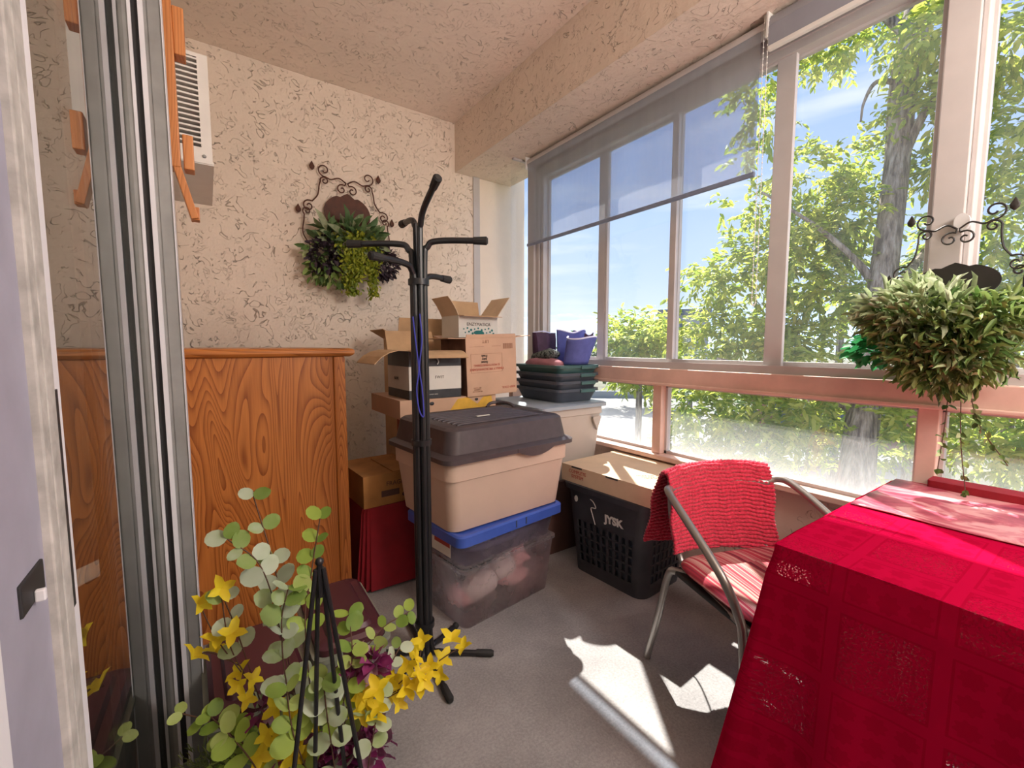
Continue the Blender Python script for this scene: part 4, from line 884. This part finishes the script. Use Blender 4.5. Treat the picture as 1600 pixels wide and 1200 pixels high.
for cx_, w_, z0, z1, n in ((-.03, .07, -.12, -.50, 520), (.10, .05, -.14, -.52, 360), (.02, .05, -.1, -.40, 300)):
    t = rng.random(n); P = np.stack([cx_+(rng.normal(size=n))*w_*(1-.55*t)*.6, -.15+rng.normal(size=n)*.022, z0+(z1-z0)*t], 1)
    D_ = rng.normal(size=(n, 3))*.6+np.array((0, -.2, -.8)); leaves_mesh('lime_spray', P, D_, rng.normal(size=(n, 3))+np.array((0, -1, 0)), .022+.018*rng.random(n), .012+.008*rng.random(n), M['lime'], wp)['kind'] = 'stuff'

# on the window post, right
rp = thing('hanging_planter', 'black scrolled iron planter with bushy vine hung on the window post', 'planter', (W-.085, .345, 1.36))
AX = (0, -1, 0)
scrolls(rp, M['iron'], AX, (0, 0, 1), .180, .0028, .80)
plaque(rp, M['iron'], AX, (0, 0, 1), -.02, .098, .055, .003)
MB().loft([[( .03+q, .018*math.cos(2*PI*k/18), .165+.026*math.sin(2*PI*k/18)) for k in range(18)] for q in (0, .018)]).build('suction_cup', M['cable'], rp, smooth=True)
MB().tube([(-.02-.09*math.cos(x*PI/2), x*.13, -.10) for x in [k/8 for k in range(-8, 9)]], .004, 6).build('basket_hoops', M['iron'], rp, smooth=True)
for (cy_, cz_, ry_, rz_, n_) in ((.0, -.17, .12, .10, 700), (.12, -.14, .07, .05, 260), (-.11, -.13, .08, .06, 300), (.05, -.24, .09, .06, 260), (-.07, -.24, .08, .07, 260)):
    clump((-.08, cy_, cz_), (.11, ry_, rz_), n_, .046, .24, M['vine'], rp, 'vine_foliage', bias=(-.3, cy_*3, -.1), shell=.3, k=1.4, cup=.15)
clump((-.09, .06, -.10), (.09, .15, .07), 420, .055, .26, M['pale'], rp, 'pale_leaves', bias=(-.4, .2, .2), cup=.15)
clump((-.07, .0, -.29), (.07, .09, .06), 300, .04, .35, M['vine'], rp, 'vine_foliage', bias=(-.2, 0, -.7))
clump((-.02, .17, -.22), (.05, .07, .05), 150, .038, .7, leafmat('bright_green_ivy', [(.2, (.02, .20, .06, 1)), (.8, (.08, .42, .14, 1))], .4), rp, 'bright_ivy_leaves', bias=(0, .6, -.3))
for k, (y0, dz, yy) in enumerate(((-.045, .33, -.03), (-.02, .26, .01), (-.06, .22, -.09))):
    pts = smoothpath([(-.06, y0, -.32), (-.06, y0+yy*.3, -.32-dz*.5), (-.06, y0+yy, -.32-dz)]); st_ = MB().tube(pts, .0013, 5).build('trailing_stem', M['stem'], rp)
    n = 22; ii = rng.integers(2, len(pts), n); leaves_mesh('trailing_leaves', np.array([pts[i] for i in ii]), rng.normal(size=(n, 3))+np.array((0, 0, -.8)), rng.normal(size=(n, 3))+np.array((-1, 0, 0)), .016+.012*rng.random(n), .012+.006*rng.random(n), M['vine'], st_)

# ============================================================ flowers in the foreground
OB = Vector((.165, .955, 0))
OQ = Vector((.150, .835, 0))
ob = thing('plant_obelisk', 'black thin-rod obelisk standing over the flowers in the foreground', 'plant support', OQ)
for dx, dy in ((-.115, -.03), (.095, -.055), (.06, .04), (-.03, .045)):
    MB().tube([(dx, dy, .0), (dx*.06, dy*.06, .745)], .0042, 8).build('rod', M['black'], ob, smooth=True)
MB().tube([(0, 0, .69), (0, 0, .755)], .005, 8).ball((0, 0, .757), .008).build('finial', M['black'], ob, smooth=True)
pl = thing('flower_arrangement', 'artificial eucalyptus and yellow blossoms in a pot in the foreground', 'plant', OB)
MB().loft([[(r*math.cos(2*PI*k/28), r*math.sin(2*PI*k/28), z) for k in range(28)] for r, z in ((.06, 0), (.082, .16), (.088, .165), (.088, .18), (.078, .18), (.07, .15), (.02, .15))]).build('pot', simple('dark_plum_pot', (.05, .02, .03, 1), .6), pl, smooth=True)
def lp_(px, py, d): return campt(px, py, d+.07)-OB
def spray(name, pts, n, size, mat, seed, pairs=True):
    r = random.Random(seed); P = smoothpath([lp_(*p) for p in pts], 10); so_ = MB().tube(P, .0014, 5).build(name, M['stem'], pl, smooth=True)
    LP, LD, LU, LL, LW = [], [], [], [], []
    tocam = (Vector((0, 0, CAMZ))-OB-P[len(P)//2]).normalized()
    for i in range(n):
        t = .28+.72*i/(n-1); j = min(len(P)-1, int(t*(len(P)-1))); p = P[j]; tg = (P[min(j+1, len(P)-1)]-P[j-1]).normalized()
        for s_ in ((-1, 1) if pairs else (1,)):
            side = tg.cross(tocam).normalized()*s_; d = (side + tg*r.uniform(.0, .9) + Vector((r.uniform(-.5, .5), r.uniform(-.5, .5), r.uniform(-.4, .5)))).normalized()
            u = (tocam*1.0 + Vector((r.uniform(-.8, .8), r.uniform(-.8, .8), r.uniform(-.2, 1.0))))
            l_ = size*(1.05-.35*t)*r.uniform(.9, 1.3); LP.append(p); LD.append(d); LU.append(u); LL.append(l_); LW.append(l_*r.uniform(.72, .95))
    leaves_mesh('round_leaves', [tuple(p) for p in LP], [tuple(p) for p in LD], [tuple(p) for p in LU], LL, LW, mat, so_, .05, True)
E_, L2 = M['euc'], M['euc2']
for k, (pts, n, sz, mt) in enumerate((
    ([(500, 1300, .95), (455, 1050, .90), (432, 900, .88), (396, 775, .86)], 7, .046, E_),
    ([(500, 1300, .93), (445, 1020, .86), (410, 890, .84), (355, 842, .82)], 7, .045, E_),
    ([(510, 1300, .92), (478, 1000, .84), (486, 900, .86), (500, 810, .88)], 8, .042, L2),
    ([(520, 1300, .92), (455, 1100, .82), (440, 980, .82), (450, 920, .83)], 7, .046, E_),
    ([(530, 1300, .92), (545, 1080, .86), (590, 990, .90), (640, 955, .94)], 7, .036, L2),
    ([(500, 1300, .95), (400, 1180, .84), (330, 1130, .82), (285, 1115, .82)], 4, .038, L2),
    ([(540, 1300, .92), (535, 1120, .84), (550, 1030, .84), (545, 960, .86)], 7, .042, L2),
    ([(540, 1320, .9), (520, 1180, .80), (510, 1110, .78), (505, 1060, .78)], 6, .044, E_),
    ([(560, 1320, .9), (575, 1200, .82), (585, 1140, .82), (590, 1110, .84)], 4, .040, E_),
    ([(470, 1320, .9), (400, 1200, .80), (360, 1150, .80), (330, 1120, .82)], 6, .042, L2),
    ([(480, 1300, .95), (425, 1150, .88), (375, 1000, .86), (350, 935, .84)], 5, .044, E_),
    ([(520, 1300, .9), (470, 1180, .78), (455, 1130, .77), (448, 1080, .76)], 5, .042, L2),
    ([(540, 1300, .92), (560, 1150, .84), (600, 1060, .86), (625, 1010, .88)], 5, .036, E_))):
    spray('leafy_stem', pts, n, sz, mt, 40+k)
# yellow flowers, four pointed petals each
def flower_mesh():
    P, D_, U = [], [], []
    for k in range(4):
        a_ = k*PI/2+.3; P.append((0, 0, 0)); D_.append((math.cos(a_), math.sin(a_), .35)); U.append((0, 0, 1))
    o = leaves_mesh('flower', P, D_, U, [.025, .022, .025, .021], [.0155]*4, M['petal'], None, .12); return o
f0 = flower_mesh(); fme = f0.data; bpy.data.objects.remove(f0)
fl = [(705, 1000), (725, 1012), (660, 1000), (648, 1030), (672, 1040), (690, 1030), (655, 1055), (638, 1038), (662, 1064), (688, 1054), (622, 1062), (600, 1052), (612, 1084), (655, 1078), (590, 1078), (574, 1092), (560, 1080), (592, 1104), (622, 1098), (578, 1066), (635, 1075), (645, 1015), (608, 1068), (566, 1108), (585, 1120),
      (345, 920), (312, 945), (362, 990), (340, 1000), (335, 1018), (302, 1026), (375, 1050), (395, 1062), (386, 1092), (372, 1070),
      (432, 1105), (468, 1102), (430, 1142), (458, 1150), (482, 1132), (442, 1172), (405, 1180), (422, 1194), (445, 1124), (470, 1160), (455, 1184), (415, 1150), (480, 1182)]
r = random.Random(5); cen = []
for i, (px, py) in enumerate(fl):
    d = .84 if px < 600 else .90; d += r.uniform(-.03, .03); o = bpy.data.objects.new('yellow_flower', fme); COL.objects.link(o); o.parent = pl; p = lp_(px, py, d); o.location = p
    tc_ = (Vector((0, 0, CAMZ))-OB-p).normalized(); v = (tc_ + Vector((r.uniform(-.9, .9), r.uniform(-.9, .9), r.uniform(-.5, .9)))).normalized()
    o.rotation_euler = (v.to_track_quat('Z', 'Y').to_matrix() @ Matrix.Rotation(r.uniform(0, 6), 3, 'Z')).to_euler(); s_ = r.uniform(1.0, 1.45); o.scale = (s_, s_, s_)
for pts in ([(540, 1300, .9), (570, 1130, .87), (640, 1070, .9), (690, 1030, .92), (722, 1010, .93)], [(560, 1130, .87), (600, 1090, .88), (650, 1040, .9), (660, 1000, .92)], [(590, 1095, .88), (630, 1075, .9), (688, 1055, .91)],
            [(480, 1300, .9), (400, 1090, .86), (360, 1010, .84), (345, 925, .83)], [(385, 1060, .85), (340, 1000, .84), (312, 945, .83)], [(375, 1040, .85), (330, 1020, .84), (302, 1026, .84)],
            [(490, 1300, .9), (440, 1180, .84), (432, 1105, .83)], [(500, 1300, .9), (470, 1180, .84), (468, 1102, .83)]):
    MB().tube(smoothpath([lp_(*p) for p in pts]), .0013, 5).build('flower_stem', M['stem'], pl, smooth=True)
for k, (px, py, rr, n) in enumerate(((520, 1180, .055, 110), (570, 1170, .05, 90), (555, 1040, .022, 36), (585, 1035, .02, 30), (470, 1190, .04, 50), (410, 1110, .02, 24))):
    p = lp_(px, py, .86); clump(tuple(p), (rr, rr*.7, rr*.8), n, .032, .75, M['mauve'], pl, 'mauve_blossom', bias=(0, -.4, .2), shell=.3)
p = lp_(430, 1180, .92); clump(tuple(p), (.16, .08, .07), 160, .035, .5, L2, pl, 'low_leaves', bias=(0, -.2, .4), shell=.3)
p = lp_(330, 1190, .86); clump(tuple(p), (.07, .03, .05), 260, .02, .08, M['gstem'], pl, 'fern_sprigs', bias=(0, -.2, .6), shell=.1)

# ============================================================ outdoors
def tree(name, label, trunk, clumps, mat, leaf, group=None, cat='tree', branches=()):
    o = thing(name, label, cat, trunk[0][0] if trunk else clumps[0][0], 0, group); org = Vector(o.location)
    if trunk:
        pts = [Vector(p)-org for p, _ in trunk]; MB().tube(smoothpath(pts, 6), np.interp(np.linspace(0, 1, (len(pts)-1)*6+1), np.linspace(0, 1, len(pts)), [r_ for _, r_ in trunk]).tolist(), 14).build('trunk', M['bark'], o, smooth=True)
    for br in branches:
        pts = [Vector(p)-org for p, _ in br]; MB().tube(smoothpath(pts, 6), np.interp(np.linspace(0, 1, (len(pts)-1)*6+1), np.linspace(0, 1, len(pts)), [r_ for _, r_ in br]).tolist(), 8).build('branch', M['bark'], o, smooth=True)
    Ps, Ds, Us, Ls = [], [], [], []
    for (c, R0, n) in clumps:
        # leaves gathered on small drooping twigs
        nt_ = max(1, n//12); d = rng.normal(size=(nt_, 3)); d /= np.linalg.norm(d, axis=1)[:, None]; rr = (.25+.75*rng.random(nt_)**.6)[:, None]
        tw_ = np.array(c)-np.array(org)+d*rr*np.array(R0); tdir = d*.5+rng.normal(size=(nt_, 3))*.5+np.array((0, 0, -.25)); tdir /= np.linalg.norm(tdir, axis=1)[:, None]
        for k in range(12):
            t = (k//2)/5.5; P = tw_+tdir*(t*leaf*2.6)+rng.normal(size=(nt_, 3))*leaf*.12; side = np.cross(tdir, np.array((0, 0, 1.)))*(1 if k % 2 else -1)
            Ps.append(P); Ds.append(side+tdir*.6+np.array((0, 0, -.35))+rng.normal(size=(nt_, 3))*.25); Us.append(np.array((0, 0, 1.))+rng.normal(size=(nt_, 3))*.5); Ls.append(leaf*(.7+.6*rng.random(nt_)))
    L_ = np.concatenate(Ls); leaves_mesh('crown', np.concatenate(Ps), np.concatenate(Ds), np.concatenate(Us), L_, L_*.42, mat, o, .08)
    return o
C = campt
GZ = -4.6
tr = [((C(1330, 900, 4.2).x+.02, C(1330, 900, 4.2).y, GZ), .22), (C(1330, 900, 4.2), .17), (C(1340, 720, 4.2), .145), (C(1364, 540, 4.2), .12), (C(1384, 400, 4.2), .108), (C(1402, 250, 4.2), .10), (C(1412, 130, 4.2), .11), (C(1440, 0, 4.2), .12), (C(1465, -140, 4.3), .09), (C(1480, -260, 4.4), .04)]
br = [[(C(1392, 300, 4.2), .05), (C(1425, 215, 4.1), .04), (C(1462, 148, 4.0), .035), (C(1530, 60, 3.9), .02)],
      [(C(1408, 130, 4.2), .03), (C(1370, 128, 4.2), .02), (C(1350, 160, 4.2), .013), (C(1345, 190, 4.2), .008)],
      [(C(1380, 460, 4.2), .05), (C(1330, 400, 4.3), .03), (C(1270, 350, 4.4), .02), (C(1190, 300, 4.5), .01)],
      [(C(1366, 500, 4.2), .05), (C(1440, 400, 4.4), .035), (C(1480, 340, 4.6), .02), (C(1560, 300, 4.7), .012)],
      [(C(1350, 640, 4.2), .04), (C(1420, 560, 4.3), .025), (C(1560, 480, 4.4), .012)],
      [(C(1345, 650, 4.2), .04), (C(1240, 590, 4.4), .025), (C(1120, 560, 4.6), .012)],
      [(C(1425, 60, 4.2), .05), (C(1340, -10, 4.4), .03), (C(1260, -60, 4.6), .015)]]
cl_ = []
def cp(px, py, d, r, n, sz=1.0): cl_.append((tuple(C(px, py, d)), (r, r, r*.75*sz), n))
for a in ((1275, 85, 4.8, .36, 420), (1340, 70, 5.0, .34, 330), (1255, 30, 4.8, .45, 500), (1390, 30, 5.2, .4, 330), (1455, 60, 3.8, .32, 800), (1450, 180, 4.0, .28, 600), (1455, 260, 4.2, .22, 300), (1330, -20, 4.8, .5, 500),
          (1270, 270, 4.8, .42, 800), (1350, 250, 4.7, .28, 330), (1320, 340, 4.6, .45, 1100), (1260, 400, 4.7, .50, 1300), (1180, 430, 5.0, .5, 900), (1300, 480, 4.6, .5, 1300), (1430, 480, 4.2, .40, 900), (1200, 540, 4.9, .5, 1100), (1120, 520, 5.4, .45, 700), (1240, 560, 4.5, .45, 900), (1160, 330, 5.0, .26, 260), (1160, 240, 5.0, .20, 150), (1190, 190, 4.6, .2, 200),
          (1180, 130, 4.8, .35, 500), (1110, 440, 5.2, .38, 500), (1150, 520, 4.9, .42, 700), (1060, 515, 5.6, .32, 350), (1190, 400, 4.8, .36, 500), (1400, 560, 4.3, .35, 500), (1250, 330, 4.9, .35, 450), (1110, 640, 4.6, .5, 1300), (1230, 650, 4.4, .45, 1000), (1180, 700, 4.6, .5, 900), (1330, 620, 4.6, .4, 600), (1420, 640, 4.0, .4, 700), (1300, 700, 4.8, .45, 500), (1080, 600, 5.0, .35, 500), (1070, 690, 4.8, .3, 400),
          (1560, 80, 3.6, .45, 1100), (1580, 220, 3.6, .45, 1000), (1560, 350, 3.8, .45, 1000), (1600, 480, 3.8, .5, 1000), (1520, 560, 4.0, .4, 700), (1560, 680, 3.8, .45, 900), (1640, 620, 3.6, .5, 600), (1500, 480, 4.2, .4, 600)): cp(*a)
tree('shade_tree', 'big tree with a pale grey trunk right outside the windows', tr, cl_, M['treeleaf'], .088, branches=br, group=None)
cl_ = []
for a in ((985, 540, 9, .55, 900), (1010, 520, 9, .45, 600), (965, 515, 9.2, .30, 300), (1035, 560, 9, .45, 500), (1000, 590, 9, .5, 500)): cp(*a)
c0 = C(1000, 560, 9); tree('leafy_tree', 'small bright green treetop beyond the windows, left of the big tree', [((c0.x, c0.y, GZ), .12), (tuple(c0), .05)], cl_, M['treeleaf'], .15)
for k, (px, py, d, r_, n, lb) in enumerate(((1320, 420, 11, 1.6, 1800, 'tree behind the pale grey trunk, seen through its leaves'), (1180, 640, 10, 1.6, 1800, 'low leafy tree beyond the left half of the long low window'), (1420, 680, 9, 1.3, 1500, 'low leafy tree beyond the right half of the long low window'), (1600, 400, 9, 2.0, 2400, 'dense tree beyond the rightmost window pane'), (1620, 680, 8, 1.3, 1200, 'bushy tree low beyond the right low window'), (1080, 560, 14, 1.1, 900, 'distant round tree left of the big tree, above the rail'))):
    cl_ = [(tuple(C(px, py, d)), (r_*1.2, r_*1.2, r_*.8), n)]; c0 = C(px, py, d)
    tree('leafy_tree', lb, [((c0.x, c0.y, GZ), .15), (tuple(c0), .06)], cl_, M['treeleaf'] if k % 2 == 0 else M['hedgeleaf'], .16)
cl_ = [(tuple(C(px, 556, 22)), (1.3, 1.3, .9), 420) for px in range(900, 1040, 18)]
tree('hedge', 'dark green hedge beyond the pale flat roof', None, cl_, M['hedgeleaf'], .25, cat='hedge')
struct('ground', MB().bx(W+.2, 220, -60, 260, GZ-.3, GZ), simple('lawn_and_pavement', (.13, .13, .09, 1), .95, .35, .25))
struct('ground_far', MB().bx(-300, 1500, 260, 1800, GZ-.6, GZ-.1).bx(220, 1500, -300, 260, GZ-.6, GZ-.1), simple('far_fields', (.22, .28, .20, 1), .95, .3, .02))
# low flat-roofed building seen through the small low window
fb = thing('flat_roof_building', 'pale flat-roofed building below, seen through the small low window', 'building', (C(985, 640, 20).x, C(985, 640, 20).y, GZ), R_(-38))
MB().bx(-5, 5.5, -8, 6, 0, 2.5).build('walls', M['housew'], fb); MB().bx(-5.2, 5.7, -8.2, 6.2, 2.5, 2.7).build('roof', M['roof'], fb)
MB().bx(-5.2, 5.7, 6.0, 6.2, 2.7, 3.1).build('parapet', M['housew'], fb)
def house(px, py, d, wx, wy, h, lb, mw, rz):
    c = C(px, py, d); o = thing('house', lb, 'building', (c.x, c.y, GZ), rz); hh = c.z-GZ
    MB().bx(-wx/2, wx/2, -wy/2, wy/2, 0, hh).build('walls', mw, o); MB().bx(-wx/2-.3, wx/2+.3, -wy/2-.3, wy/2+.3, hh, hh+h*.12).build('roof', M['housed'], o)
    for k in range(3): MB().bx(-wx/2+wx*(.15+.28*k), -wx/2+wx*(.30+.28*k), -wy/2-.05, -wy/2, hh-h*.5, hh-h*.2).build('window', M['housed'], o)
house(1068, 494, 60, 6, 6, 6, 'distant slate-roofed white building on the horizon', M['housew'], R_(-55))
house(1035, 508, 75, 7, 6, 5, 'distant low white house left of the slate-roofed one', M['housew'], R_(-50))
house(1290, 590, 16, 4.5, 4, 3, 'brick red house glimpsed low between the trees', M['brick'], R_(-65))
def ridge(name, lb, prof, dist, depth, m):
    r_ = random.Random(3); rows = [[], [], []]
    xs = np.linspace(prof[0][0], prof[-1][0], 90); ys = np.interp(xs, [p[0] for p in prof], [p[1] for p in prof])
    for i, (x, y) in enumerate(zip(xs, ys)):
        a_ = math.atan((x-800)/687.5)+YAW; dz = (541-y+r_.uniform(-.6, .6))/687.5*math.cos(math.atan((x-800)/687.5)); d = Vector((math.sin(a_), math.cos(a_), 0))
        rows[0].append(d*dist*.8+Vector((0, 0, GZ-2))); rows[1].append(d*dist+Vector((0, 0, CAMZ+dz*dist))); rows[2].append(d*(dist+depth)+Vector((0, 0, GZ-2)))
    o = MB().grid(rows).build(name, m, None, smooth=True); return tag(o, lb, 'hill')
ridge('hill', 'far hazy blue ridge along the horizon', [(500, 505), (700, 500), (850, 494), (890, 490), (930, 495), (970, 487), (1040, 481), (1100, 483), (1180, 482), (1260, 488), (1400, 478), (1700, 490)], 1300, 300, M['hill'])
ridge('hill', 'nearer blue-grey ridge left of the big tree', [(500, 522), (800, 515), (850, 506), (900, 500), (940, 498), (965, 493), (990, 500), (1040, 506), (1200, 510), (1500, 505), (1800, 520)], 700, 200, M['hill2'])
